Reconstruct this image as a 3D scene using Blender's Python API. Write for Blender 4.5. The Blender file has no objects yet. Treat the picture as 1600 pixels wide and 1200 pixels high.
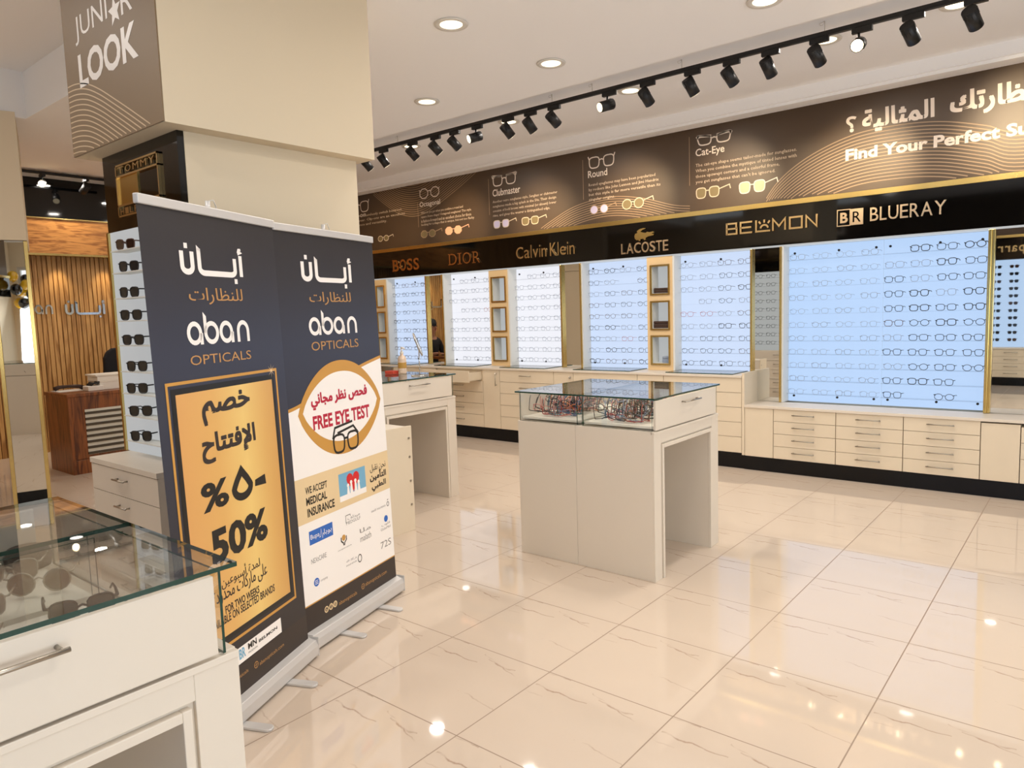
import bpy, bmesh, math, random
from mathutils import Vector, Matrix, Euler

S = bpy.context.scene
COL = S.collection
random.seed(7)
PI = math.pi

# ------------------------------------------------------------------ camera
FPX = 1124.77
CAMP = Vector((0.0, 0.0, 1.595))
CR = Vector((0.773539, 0.632942, -0.031967))
CU = Vector((-0.037347, 0.09588, 0.994692))
CW = Vector((-0.632647, 0.768239, -0.097805))
cd = bpy.data.cameras.new('camera')
cd.sensor_fit = 'HORIZONTAL'
cd.sensor_width = 36.0
cd.lens = FPX * 36.0 / 1600.0
cd.clip_start = 0.02
cam = bpy.data.objects.new('camera', cd)
COL.objects.link(cam)
cam.matrix_world = Matrix(((CR.x, CU.x, -CW.x, CAMP.x), (CR.y, CU.y, -CW.y, CAMP.y), (CR.z, CU.z, -CW.z, CAMP.z), (0, 0, 0, 1)))
S.camera = cam

# ------------------------------------------------------------------ world, exposure, large lights
S.view_settings.view_transform = 'Standard'
S.view_settings.look = 'None'
S.view_settings.gamma = 1.0
S.view_settings.use_curve_mapping = False
S.view_settings.exposure = 0.07
wd = bpy.data.worlds.new('world')
S.world = wd
wd.use_nodes = True
bg = wd.node_tree.nodes['Background']
bg.inputs['Color'].default_value = (0.93, 0.97, 1.0, 1)
bg.inputs['Strength'].default_value = 1.6
S.cycles.max_bounces = 10
S.cycles.transparent_max_bounces = 24
S.cycles.caustics_reflective = False
S.cycles.caustics_refractive = False
S.cycles.sample_clamp_indirect = 6.0

WARM = (1.0, 0.925, 0.84)
DOWN_W = 11.5
SPOT_W = 120.0


def area(name, loc, size, watts, color, target, sy=None, spread=180):
    l = bpy.data.lights.new(name, 'AREA')
    l.energy = watts
    l.color = color
    l.size = size
    l.shape = 'DISK'
    if sy:
        l.shape = 'RECTANGLE'
        l.size_y = sy
    l.spread = math.radians(spread)
    o = bpy.data.objects.new(name, l)
    COL.objects.link(o)
    o.location = loc
    o.rotation_euler = (Vector(target) - Vector(loc)).to_track_quat('-Z', 'Y').to_euler()
    return o


def spot(name, loc, target, watts, color, angle=50, blend=0.8, r=0.03):
    l = bpy.data.lights.new(name, 'SPOT')
    l.energy = watts
    l.color = color
    l.spot_size = math.radians(angle)
    l.spot_blend = blend
    l.shadow_soft_size = r
    o = bpy.data.objects.new(name, l)
    COL.objects.link(o)
    o.location = loc
    o.rotation_euler = (Vector(target) - Vector(loc)).to_track_quat('-Z', 'Y').to_euler()
    return o


area('tray_fill_light', (-5.3, -0.4, 3.56), 3.0, 30, (1.0, 0.92, 0.84), (-5.3, -0.4, 4.0), 2.0)  # added fill that brightens the ceiling tray from below; no lamp stands there
area('window_daylight', (3.3, 0.6, 1.4), 4.2, 108, (0.90, 0.95, 1.0), (0.0, 1.5, 3.6), 2.0)

# ------------------------------------------------------------------ small helpers


def lin(c):
    return tuple(((v / 255.0) / 12.92 if v / 255.0 <= 0.04045 else ((v / 255.0 + 0.055) / 1.055) ** 2.4) for v in c)


MATS = {}


def mat(name, rgb, rough=0.5, metal=0.0, coat=0.0, emit=None, estr=0.0, spec=0.5, var=0.0, bump=0.0, scale=40.0):
    m = bpy.data.materials.new(name)
    m.use_nodes = True
    nt = m.node_tree
    b = nt.nodes['Principled BSDF']
    c = (*lin(rgb), 1)
    b.inputs['Base Color'].default_value = c
    b.inputs['Roughness'].default_value = rough
    b.inputs['Metallic'].default_value = metal
    b.inputs['Coat Weight'].default_value = coat
    b.inputs['Coat Roughness'].default_value = 0.08
    b.inputs['Specular IOR Level'].default_value = spec
    if emit:
        b.inputs['Emission Color'].default_value = (*lin(emit), 1)
        b.inputs['Emission Strength'].default_value = estr
    if var or bump:
        tc = nt.nodes.new('ShaderNodeTexCoord')
        n = nt.nodes.new('ShaderNodeTexNoise')
        n.inputs['Scale'].default_value = scale
        n.inputs['Detail'].default_value = 4
        nt.links.new(tc.outputs['Object'], n.inputs['Vector'])
        if var:
            mx = nt.nodes.new('ShaderNodeMix')
            mx.data_type = 'RGBA'
            mx.inputs['A'].default_value = tuple(v * (1 - var) for v in c[:3]) + (1,)
            mx.inputs['B'].default_value = tuple(min(1, v * (1 + var)) for v in c[:3]) + (1,)
            nt.links.new(n.outputs['Fac'], mx.inputs['Factor'])
            nt.links.new(mx.outputs['Result'], b.inputs['Base Color'])
        if bump:
            bp = nt.nodes.new('ShaderNodeBump')
            bp.inputs['Strength'].default_value = bump
            bp.inputs['Distance'].default_value = 0.002
            nt.links.new(n.outputs['Fac'], bp.inputs['Height'])
            nt.links.new(bp.outputs['Normal'], b.inputs['Normal'])
    MATS[name] = m
    return m


def glass_mat(name, tint, f0=0.05, rough=0.0):
    m = bpy.data.materials.new(name)
    m.use_nodes = True
    nt = m.node_tree
    nt.nodes.clear()
    out = nt.nodes.new('ShaderNodeOutputMaterial')
    tr = nt.nodes.new('ShaderNodeBsdfTransparent')
    tr.inputs['Color'].default_value = (*tint, 1)
    gl = nt.nodes.new('ShaderNodeBsdfGlossy')
    gl.inputs['Roughness'].default_value = rough
    lw = nt.nodes.new('ShaderNodeLayerWeight')
    lw.inputs['Blend'].default_value = 0.5
    pw = nt.nodes.new('ShaderNodeMath')
    pw.operation = 'POWER'
    pw.inputs[1].default_value = 3.9
    ma = nt.nodes.new('ShaderNodeMath')
    ma.operation = 'MULTIPLY_ADD'
    ma.inputs[1].default_value = 1 - f0
    ma.inputs[2].default_value = f0
    mx = nt.nodes.new('ShaderNodeMixShader')
    nt.links.new(lw.outputs['Facing'], pw.inputs[0])
    nt.links.new(pw.outputs[0], ma.inputs[0])
    nt.links.new(ma.outputs[0], mx.inputs[0])
    nt.links.new(tr.outputs[0], mx.inputs[1])
    nt.links.new(gl.outputs[0], mx.inputs[2])
    nt.links.new(mx.outputs[0], out.inputs[0])
    MATS[name] = m
    return m


# plain materials
mat('laminate', (226, 211, 186), 0.42, var=0.015, scale=6)
mat('laminate_white', (224, 213, 197), 0.4, var=0.01, scale=6)
mat('groove', (150, 128, 100), 0.7)
mat('plinth', (8, 8, 11), 0.18, spec=0.3)
mat('gloss_black', (4, 4, 4), 0.05, coat=0.0, spec=0.55)
mat('gold', (216, 190, 122), 0.2, 1.0)
mat('gold_letter', (222, 194, 142), 0.24, 1.0)
mat('copper_letter', (200, 150, 96), 0.25, 1.0)
mat('champagne', (214, 190, 158), 0.3, 1.0)
mat('mirror', (232, 232, 228), 0.012, 1.0)
mat('steel', (176, 168, 156), 0.32, 1.0)
mat('aluminium', (214, 211, 208), 0.4, 0.35)
mat('chrome', (220, 220, 218), 0.1, 1.0)
mat('wall_paint', (222, 206, 178), 0.75, var=0.01, scale=3)
mat('ceiling_paint', (253, 252, 252), 0.85)
mat('black_metal', (14, 13, 13), 0.45)
mat('lens_glow', (255, 240, 210), 0.4, emit=(255, 226, 176), estr=14)
mat('down_glow', (255, 250, 235), 0.4, emit=(255, 236, 196), estr=2.6)
mat('lamp_rim', (225, 220, 210), 0.4)
mat('niche_panel', (232, 200, 150), 0.45)
mat('white_side', (226, 226, 220), 0.5)
mat('frame_black', (26, 26, 30), 0.3)
mat('frame_grey', (140, 152, 172), 0.35)
mat('frame_brown', (84, 58, 46), 0.3)
mat('frame_red', (176, 66, 60), 0.35)
mat('frame_teal', (58, 110, 116), 0.35)
mat('frame_pink', (206, 130, 120), 0.35)
mat('frame_blue', (66, 84, 130), 0.35)
mat('frame_orange', (206, 120, 66), 0.35)
mat('lens_dark', (24, 24, 28), 0.06, coat=0.5)
mat('lens_brown', (58, 38, 28), 0.06, coat=0.5)
mat('lens_taupe', (128, 106, 90), 0.08, coat=0.5)
mat('tray', (246, 239, 226), 0.6)
mat('print_white', (250, 244, 238), 0.4)
mat('print_cream', (232, 205, 160), 0.4)
mat('print_gold', (204, 150, 70), 0.4)
mat('print_bronze', (190, 142, 86), 0.4)
mat('print_dark', (52, 42, 38), 0.4)
mat('print_black', (26, 24, 22), 0.4)
mat('print_red', (186, 30, 58), 0.4)
mat('print_blue', (44, 104, 190), 0.4)
mat('print_sky', (120, 176, 206), 0.4)
mat('print_grey', (140, 134, 130), 0.4)
mat('print_heart', (214, 36, 40), 0.4)
mat('mural_line', (160, 132, 102), 0.5)
mat('mural_text', (232, 216, 200), 0.5)
mat('mural_small', (196, 174, 150), 0.5)
mat('mural_olive', (120, 104, 70), 0.4)
mat('mural_pink', (240, 176, 140), 0.4)
mat('mural_lilac', (206, 196, 224), 0.4)
mat('mural_frame', (208, 190, 164), 0.4)
mat('sign_brown', (132, 109, 80), 0.5)
mat('sign_line', (214, 190, 156), 0.5)
mat('glass_edge', (16, 58, 46), 0.12)
mat('bottle', (232, 206, 182), 0.3)
mat('bottle_label', (196, 150, 70), 0.4)
mat('red_box', (226, 80, 60), 0.4)
mat('paper', (240, 234, 224), 0.6)
mat('dark_cloth', (18, 17, 20), 0.8)
mat('skin', (176, 124, 96), 0.55)
mat('hair', (20, 16, 14), 0.6)
mat('balloon_black', (14, 13, 13), 0.15, coat=0.6)
mat('balloon_yellow', (222, 172, 20), 0.18, coat=0.6)
mat('louver_white', (236, 230, 214), 0.45)
mat('louver_dark', (70, 60, 44), 0.5)
mat('street', (196, 196, 200), 0.8)
mat('leather', (60, 40, 32), 0.5)
glass_mat('glass', (0.985, 0.995, 0.99), 0.045)
glass_mat('clear_acrylic', (0.985, 0.99, 1.0), 0.015)
glass_mat('window_glass', (0.97, 0.98, 0.98), 0.05)


def emission_mat(name, rgb, strength):
    m = mat(name, tuple(c * 0.36 for c in rgb), 0.4, emit=rgb, estr=strength)
    return m


emission_mat('lit_blue', (190, 218, 255), 0.95)
emission_mat('lit_white', (242, 244, 252), 0.88)
emission_mat('lit_mid', (208, 226, 255), 0.86)
emission_mat('lit_deep', (188, 217, 255), 0.85)
emission_mat('lit_soft', (226, 230, 232), 0.5)
emission_mat('led_strip', (255, 206, 120), 5.0)


def nodes_of(m):
    nt = m.node_tree
    return nt, nt.nodes['Principled BSDF']


def math_node(nt, op, a, b=None, c=None):
    n = nt.nodes.new('ShaderNodeMath')
    n.operation = op
    for i, v in enumerate((a, b, c)):
        if v is None:
            continue
        if isinstance(v, (int, float)):
            n.inputs[i].default_value = v
        else:
            nt.links.new(v, n.inputs[i])
    return n.outputs[0]


def floor_material():
    m = mat('porcelain_tile', (238, 216, 192), 0.04, spec=0.6)
    nt, b = nodes_of(m)
    tc = nt.nodes.new('ShaderNodeTexCoord')
    sx = nt.nodes.new('ShaderNodeSeparateXYZ')
    nt.links.new(tc.outputs['Object'], sx.inputs[0])
    T = 0.6
    M = lambda op, a, b_=None, c=None: math_node(nt, op, a, b_, c)
    px = M('DIVIDE', M('ADD', sx.outputs['X'], 1.250 + 60 * T), T)
    py = M('DIVIDE', M('ADD', sx.outputs['Y'], -3.646 + 60 * T), T)
    u = M('FRACT', px)
    v = M('FRACT', py)
    # grout: thin lines on the joints
    gu = M('MINIMUM', u, M('SUBTRACT', 1.0, u))
    gv = M('MINIMUM', v, M('SUBTRACT', 1.0, v))
    g = M('LESS_THAN', M('MINIMUM', gu, gv), 0.0042)
    # the same printed veins on every tile
    cv = nt.nodes.new('ShaderNodeCombineXYZ')
    nt.links.new(u, cv.inputs[0])
    nt.links.new(v, cv.inputs[1])

    def noise(scale, detail=3.0, off=0.0):
        n = nt.nodes.new('ShaderNodeTexNoise')
        n.noise_dimensions = '4D'
        n.inputs['Scale'].default_value = scale
        n.inputs['Detail'].default_value = detail
        n.inputs['W'].default_value = off
        nt.links.new(cv.outputs[0], n.inputs['Vector'])
        return n.outputs['Fac']
    total = None
    for k, (a, bb, u0, u1, wdt, st) in enumerate([(0.80, -0.03, 0.02, 0.46, 0.010, 0.9), (0.93, -0.30, 0.42, 1.0, 0.008, 0.85), (0.88, -0.08, 0.5, 0.78, 0.012, 1.0), (0.42, -0.16, 0.62, 1.02, 0.007, 0.55),
                                                  (0.70, -0.02, 0.0, 0.16, 0.009, 0.7), (0.985, -0.04, 0.0, 0.2, 0.01, 0.8)]):
        wob = M('MULTIPLY', M('SUBTRACT', noise(5.0, 4.0, 3.1 * k), 0.5), 0.11)
        line = M('ADD', M('MULTIPLY_ADD', M('SUBTRACT', u, u0), bb, a), wob)
        d = M('ABSOLUTE', M('SUBTRACT', v, line))
        mask = M('SUBTRACT', 1.0, M('MINIMUM', M('DIVIDE', d, wdt), 1.0))
        seg = M('MULTIPLY', M('GREATER_THAN', u, u0), M('LESS_THAN', u, u1))
        brk = M('MAXIMUM', M('MULTIPLY', M('SUBTRACT', noise(7.0, 2.0, 9.0 + k), 0.40), 5.0), 0.0)
        t = M('MULTIPLY', M('MULTIPLY', mask, seg), M('MULTIPLY', M('MINIMUM', brk, 1.0), st))
        total = t if total is None else M('MAXIMUM', total, t)
    mx = nt.nodes.new('ShaderNodeMix')
    mx.data_type = 'RGBA'
    mx.inputs['A'].default_value = (*lin((216, 199, 181)), 1)
    mx.inputs['B'].default_value = (*lin((158, 126, 104)), 1)
    nt.links.new(M('MULTIPLY', total, 0.8), mx.inputs['Factor'])
    m2 = nt.nodes.new('ShaderNodeMix')
    m2.data_type = 'RGBA'
    m2.inputs['B'].default_value = (*lin((150, 128, 108)), 1)
    nt.links.new(g, m2.inputs['Factor'])
    nt.links.new(mx.outputs['Result'], m2.inputs['A'])
    nt.links.new(m2.outputs['Result'], b.inputs['Base Color'])
    nt.links.new(M('MULTIPLY_ADD', g, 0.5, 0.035), b.inputs['Roughness'])
    return m


floor_material()


def wood_material(name, dark, light, rough=0.4, sc=(1, 1, 1), stretch='X'):
    m = mat(name, light, rough)
    nt, b = nodes_of(m)
    tc = nt.nodes.new('ShaderNodeTexCoord')
    mp = nt.nodes.new('ShaderNodeMapping')
    mp.inputs['Scale'].default_value = sc
    nt.links.new(tc.outputs['Object'], mp.inputs[0])
    n = nt.nodes.new('ShaderNodeTexNoise')
    n.inputs['Scale'].default_value = 3.0
    n.inputs['Detail'].default_value = 8
    n.inputs['Distortion'].default_value = 1.2
    nt.links.new(mp.outputs[0], n.inputs['Vector'])
    cr = nt.nodes.new('ShaderNodeValToRGB')
    cr.color_ramp.elements[0].position = 0.36
    cr.color_ramp.elements[0].color = (*lin(dark), 1)
    cr.color_ramp.elements[1].position = 0.56
    cr.color_ramp.elements[1].color = (*lin(light), 1)
    nt.links.new(n.outputs['Fac'], cr.inputs[0])
    nt.links.new(cr.outputs[0], b.inputs['Base Color'])
    return m


wood_material('oak_header', (150, 92, 40), (206, 142, 72), 0.4, (1, 1.2, 9))
wood_material('oak_slat', (160, 112, 58), (206, 158, 96), 0.5, (6, 6, 0.5))
wood_material('walnut', (84, 42, 16), (140, 80, 36), 0.35, (7, 7, 0.8))


def gradient_print(name, stops, rough, axis='Z', lo=0.0, hi=1.0, coat=0.0, banded=None):
    """a colour gradient along an object axis"""
    m = mat(name, (60, 60, 70), rough, coat=coat)
    nt, b = nodes_of(m)
    tc = nt.nodes.new('ShaderNodeTexCoord')
    sx = nt.nodes.new('ShaderNodeSeparateXYZ')
    nt.links.new(tc.outputs['Object'], sx.inputs[0])
    t = math_node(nt, 'DIVIDE', math_node(nt, 'SUBTRACT', sx.outputs[axis], lo), hi - lo)
    cr = nt.nodes.new('ShaderNodeValToRGB')
    while len(cr.color_ramp.elements) < len(stops):
        cr.color_ramp.elements.new(0.5)
    for e, (p, c) in zip(cr.color_ramp.elements, stops):
        e.position = p
        e.color = (*lin(c), 1)
    nt.links.new(t, cr.inputs[0])
    nt.links.new(cr.outputs[0], b.inputs['Base Color'])
    return m


gradient_print('banner_navy', [(0.0, (46, 40, 40)), (0.3, (48, 45, 49)), (0.55, (50, 53, 68)), (0.72, (54, 57, 73)), (0.88, (48, 46, 52)), (1.0, (40, 36, 38))], 0.42, 'Z', 0.09, 2.02)  # navy, lightest above the middle, darker towards top and bottom
gradient_print('banner_goldleaf', [(0.0, (222, 164, 98)), (0.35, (226, 176, 102)), (0.6, (238, 202, 122)), (0.8, (222, 174, 100)), (1.0, (206, 150, 84))], 0.36, 'X', -0.36, 0.36)  # gold gradient printed in the poster's artwork
mat('mural_brown', (74, 56, 39), 0.42, var=0.06, scale=1.2)

# ------------------------------------------------------------------ mesh building


def tag(o, label=None, cat=None, group=None, kind=None):
    if label:
        o['label'] = label
    if cat:
        o['category'] = cat
    if group:
        o['group'] = group
    if kind:
        o['kind'] = kind
    return o


def thing(name, label, cat, loc=(0, 0, 0), rz=0.0, group=None):
    o = bpy.data.objects.new(name, None)
    o.empty_display_size = 0.1
    COL.objects.link(o)
    o.location = loc
    o.rotation_euler = (0, 0, rz)
    return tag(o, label, cat, group)


class MB:
    def __init__(s):
        s.v = []
        s.f = []
        s.m = []
        s.sm = []

    def add(s, vs, fs, mi=0, smooth=False):
        o = len(s.v)
        s.v += [tuple(p) for p in vs]
        s.f += [tuple(i + o for i in f) for f in fs]
        s.m += [mi] * len(fs)
        s.sm += [smooth] * len(fs)
        return s

    def box(s, x0, x1, y0, y1, z0, z1, mi=0, edge_mi=None):
        vs = [(x, y, z) for z in (z0, z1) for y in (y0, y1) for x in (x0, x1)]
        fs = [(0, 2, 3, 1), (4, 5, 7, 6), (0, 1, 5, 4), (2, 6, 7, 3), (0, 4, 6, 2), (1, 3, 7, 5)]
        s.add(vs, fs, mi)
        if edge_mi is not None:
            d = (x1 - x0, y1 - y0, z1 - z0)
            ax = d.index(min(d))
            keep = {2: (0, 1), 1: (2, 3), 0: (4, 5)}[ax]
            for k in range(6):
                if k not in keep:
                    s.m[-6 + k] = edge_mi
        return s

    def tube(s, pts, r, n=6, closed=False, mi=0, caps=True, rz=None):
        pts = [Vector(p) for p in pts]
        N = len(pts)
        rings = []
        up = Vector((0.13, 0.31, 0.94))
        for i, p in enumerate(pts):
            a = pts[(i - 1) % N] if (closed or i > 0) else p
            b = pts[(i + 1) % N] if (closed or i < N - 1) else p
            t = (b - a)
            t = t.normalized() if t.length > 1e-9 else Vector((0, 0, 1))
            e1 = t.cross(up)
            if e1.length < 1e-3:
                e1 = t.cross(Vector((1, 0, 0)))
            e1.normalize()
            e2 = t.cross(e1)
            rr = r[i] if isinstance(r, (list, tuple)) else r
            rings.append([p + (e1 * math.cos(2 * PI * k / n) + e2 * math.sin(2 * PI * k / n)) * rr for k in range(n)])
        vs = [q for ring in rings for q in ring]
        fs = []
        for i in range(N if closed else N - 1):
            j = (i + 1) % N
            for k in range(n):
                l = (k + 1) % n
                fs.append((i * n + k, j * n + k, j * n + l, i * n + l))
        if caps and not closed:
            fs.append(tuple(range(n))[::-1] if False else tuple(range(n)))
            fs.append(tuple((N - 1) * n + k for k in range(n))[::-1])
        return s.add(vs, fs, mi, True)

    def cyl(s, p0, p1, r0, r1=None, n=20, mi=0, capmi=None):
        r1 = r0 if r1 is None else r1
        p0, p1 = Vector(p0), Vector(p1)
        t = (p1 - p0).normalized()
        e1 = t.cross(Vector((0, 0, 1)))
        if e1.length < 1e-3:
            e1 = Vector((1, 0, 0))
        e1.normalize()
        e2 = t.cross(e1)
        vs = [p + (e1 * math.cos(2 * PI * k / n) + e2 * math.sin(2 * PI * k / n)) * r for p, r in ((p0, r0), (p1, r1)) for k in range(n)]
        fs = [(k, (k + 1) % n, n + (k + 1) % n, n + k) for k in range(n)]
        s.add(vs, fs, mi, True)
        o = len(s.v) - 2 * n
        s.f += [tuple(o + k for k in range(n))[::-1], tuple(o + n + k for k in range(n))]
        s.m += [mi, mi if capmi is None else capmi]
        s.sm += [False, False]
        return s

    def lathe(s, prof, c=(0, 0, 0), n=24, mi=0):
        vs = [(c[0] + r * math.cos(2 * PI * k / n), c[1] + r * math.sin(2 * PI * k / n), c[2] + z) for r, z in prof for k in range(n)]
        fs = [(i * n + k, i * n + (k + 1) % n, (i + 1) * n + (k + 1) % n, (i + 1) * n + k) for i in range(len(prof) - 1) for k in range(n)]
        s.add(vs, fs, mi, True)
        o = len(s.v) - n * len(prof)
        s.f += [tuple(o + k for k in range(n))[::-1], tuple(o + (len(prof) - 1) * n + k for k in range(n))]
        s.m += [mi, mi]
        s.sm += [False, False]
        return s

    def sphere(s, c, r, n=14, mi=0, sz=1.0):
        prof = [(max(1e-4, r * math.sin(PI * i / n)), -r * math.cos(PI * i / n) * sz) for i in range(n + 1)]
        return s.lathe(prof, c, n + 4, mi)

    def xform(s, f):
        s.v = [tuple(f(Vector(p))) for p in s.v]
        return s

    def slab(s, outline, place, thick, mi=0):
        """a closed 2-D outline extruded by thick; place(s, z, d) -> world point"""
        n = len(outline)
        vs = [place(a, b, 0.0) for a, b in outline] + [place(a, b, thick) for a, b in outline]
        fs = [tuple(range(n)), tuple(range(n, 2 * n))[::-1]] + [(k, n + k, n + (k + 1) % n, (k + 1) % n) for k in range(n)]
        return s.add(vs, fs, mi)

    def ribbon(s, pts, w, place, mi=0, d=0.0, closed=False):
        """a flat stroke of width w along a 2-D polyline"""
        P = []
        for a, b in pts:
            if not P or (P[-1] - Vector((a, b))).length > 1e-5:
                P.append(Vector((a, b)))
        N = len(P)
        L, R = [], []
        for i, p in enumerate(P):
            a = P[(i - 1) % N] if (closed or i > 0) else None
            b = P[(i + 1) % N] if (closed or i < N - 1) else None
            n1 = None if a is None else Vector((-(p - a).y, (p - a).x)).normalized()
            n2 = None if b is None else Vector((-(b - p).y, (b - p).x)).normalized()
            if n1 is None:
                nn, k = n2, 1.0
            elif n2 is None:
                nn, k = n1, 1.0
            else:
                nn = (n1 + n2)
                nn = nn.normalized() if nn.length > 1e-6 else n2
                k = min(2.0, 1.0 / max(0.4, nn.dot(n2)))
            L.append(p + nn * w * 0.5 * k)
            R.append(p - nn * w * 0.5 * k)
        vs = [place(q.x, q.y, d) for q in L] + [place(q.x, q.y, d) for q in R]
        fs = [(i, N + i, N + (i + 1) % N, (i + 1) % N) for i in range(N if closed else N - 1)]
        return s.add(vs, fs, mi)

    def mesh(s, name, mats):
        me = bpy.data.meshes.new(name)
        me.from_pydata(s.v, [], s.f)
        for mm in mats:
            me.materials.append(MATS[mm])
        me.polygons.foreach_set('material_index', s.m)
        me.polygons.foreach_set('use_smooth', s.sm)
        me.update()
        bm = bmesh.new()
        bm.from_mesh(me)
        bmesh.ops.recalc_face_normals(bm, faces=bm.faces)
        bm.to_mesh(me)
        bm.free()
        return me

    def build(s, name, mats, parent=None, bevel=0.0, local=False, recalc=True):
        mats = [mats] if isinstance(mats, str) else mats
        me = s.mesh(name, mats)
        o = bpy.data.objects.new(name, me)
        COL.objects.link(o)
        if parent is not None:
            o.parent = parent
            if parent.type == 'EMPTY' and not local:
                o.matrix_parent_inverse = Matrix.Translation(-Vector(parent.location))
        if bevel:
            b = o.modifiers.new('bevel', 'BEVEL')
            b.width = bevel
            b.segments = 2
            b.limit_method = 'ANGLE'
        return o


def struct(name, mb, mats):
    o = mb.build(name, mats)
    o['kind'] = 'structure'
    return o


def copy_tree(o, parent=None):
    c = o.copy()
    COL.objects.link(c)
    if parent is not None:
        c.parent = parent
    for ch in list(o.children):
        copy_tree(ch, c)
    return c


# ------------------------------------------------------------------ planes to set flat artwork on


class Plane:
    def __init__(s, O, ax, local=False):
        s.O = Vector(O)
        s.ax = Vector(ax).normalized()
        s.n = s.ax.cross(Vector((0, 0, 1)))
        s.local = local
        s.lean = 0.0
        s.zt = 2.0

    def __call__(s, a, z, d=0.0):
        if s.local:
            return (a, -d - s.lean * (1 - z / s.zt), z)
        p = s.O + s.ax * a + s.n * d
        return (p.x, p.y, s.O.z + z)

    def at(s, px, py):
        """the point of this wall or board that lies behind a photo pixel"""
        ray = CR * ((px - 800) / FPX) - CU * ((py - 600) / FPX) + CW
        if s.lean:
            k = s.lean / s.zt
            t = ((s.O - CAMP).dot(s.n) + s.lean - k * (CAMP.z - s.O.z)) / (ray.dot(s.n) + k * ray.z)
        else:
            t = (s.O - CAMP).dot(s.n) / ray.dot(s.n)
        p = CAMP + ray * t
        return ((p - s.O).dot(s.ax), p.z - s.O.z)


GLY = {}


def glyphs(text, bold=0.0, extrude=0.0, res=3, spacing=1.0):
    key = (text, bold, extrude, res, spacing)
    if key in GLY:
        return GLY[key]
    c = bpy.data.curves.new('lettering', 'FONT')
    c.body = text
    c.offset = bold
    c.extrude = extrude
    c.resolution_u = res
    c.space_character = spacing
    o = bpy.data.objects.new('lettering', c)
    COL.objects.link(o)
    dg = bpy.context.evaluated_depsgraph_get()
    me = bpy.data.meshes.new_from_object(o.evaluated_get(dg))
    vs = [tuple(v.co) for v in me.vertices]
    fs = [tuple(p.vertices) for p in me.polygons]
    bpy.data.objects.remove(o)
    bpy.data.curves.remove(c)
    bpy.data.meshes.remove(me)
    x0 = min(v[0] for v in vs)
    x1 = max(v[0] for v in vs)
    y0 = min(v[1] for v in vs)
    y1 = max(v[1] for v in vs)
    vs = [((v[0] - x0) / (x1 - x0), (v[1] - y0) / (y1 - y0), v[2]) for v in vs]
    GLY[key] = (vs, fs)
    return GLY[key]


def put_text(mb, text, place, a0, a1, z0, z1, bold=0.0, d=0.001, extrude=0.0, mi=0, res=3, spacing=1.0, shear=0.0):
    vs, fs = glyphs(text, bold, 0.02 if extrude else 0.0, res, spacing)
    k = extrude / 0.02 * 0.5 if extrude else 0.0
    mb.add([place(a0 + (a1 - a0) * v[0] + shear * v[1] * (z1 - z0), z0 + (z1 - z0) * v[1], d + (v[2] + 0.02) * k) for v in vs], fs, mi)


def text_px(mb, text, P, bl, br, tl, strike=0.0, **k):
    """lettering whose bottom-left, bottom-right and top-left corners were measured on the photo"""
    a0, zl = P.at(*bl)
    a1, zr = P.at(*br)
    _, zt = P.at(*tl)
    z0 = (zl + zr) / 2
    h = zt - zl
    sh = strike * h
    for i, (u, v) in enumerate(((0, 0), (1, 0), (0, 1), (1, 1)) if strike > 0.03 else ((0, 0), (1, 0)) if strike else ((0, 0),)):
        q = dict(k)
        q['d'] = k.get('d', 0.001) + 0.0001 * i
        put_text(mb, text, P, a0 + sh * u, a1 - sh * (1 - u), z0 + sh * v, z0 + h - (sh * (1 - v) if strike > 0.03 else 0), **q)


ARF = {'ا': (0xFE8D, 0), 'أ': (0xFE83, 0), 'إ': (0xFE87, 0), 'ب': (0xFE8F, 1), 'ة': (0xFE93, 0), 'ت': (0xFE95, 1), 'ث': (0xFE99, 1), 'ج': (0xFE9D, 1), 'ح': (0xFEA1, 1), 'خ': (0xFEA5, 1), 'د': (0xFEA9, 0),
       'ر': (0xFEAD, 0), 'س': (0xFEB1, 1), 'ص': (0xFEB9, 1), 'ط': (0xFEC1, 1), 'ظ': (0xFEC5, 1), 'ع': (0xFEC9, 1), 'ف': (0xFED1, 1), 'ق': (0xFED5, 1), 'ك': (0xFED9, 1), 'ل': (0xFEDD, 1), 'م': (0xFEE1, 1),
       'ن': (0xFEE5, 1), 'و': (0xFEED, 0), 'ي': (0xFEF1, 1), 'ى': (0xFEEF, 0), 'م': (0xFEE1, 1), 'لإ': (0xFEF9, 0)}


def arabic(s):
    """joined letter forms in left-to-right drawing order"""
    units = []
    i = 0
    while i < len(s):
        if s[i:i + 2] == 'لإ':
            units.append('لإ')
            i += 2
        else:
            units.append(s[i])
            i += 1
    out = []
    for k, u in enumerate(units):
        if u not in ARF:
            out.append(u)
            continue
        base, dual = ARF[u]
        prev = k > 0 and units[k - 1] in ARF and ARF[units[k - 1]][1]
        nxt = dual and k + 1 < len(units) and units[k + 1] in ARF
        out.append(chr(base + (3 if prev and nxt else 2 if nxt else 1 if prev else 0)))
    return ''.join(reversed(out))


def arc(cx, cy, rx, ry, a0, a1, n=14):
    return [(cx + rx * math.cos(math.radians(a0 + (a1 - a0) * i / n)), cy + ry * math.sin(math.radians(a0 + (a1 - a0) * i / n))) for i in range(n + 1)]


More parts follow.
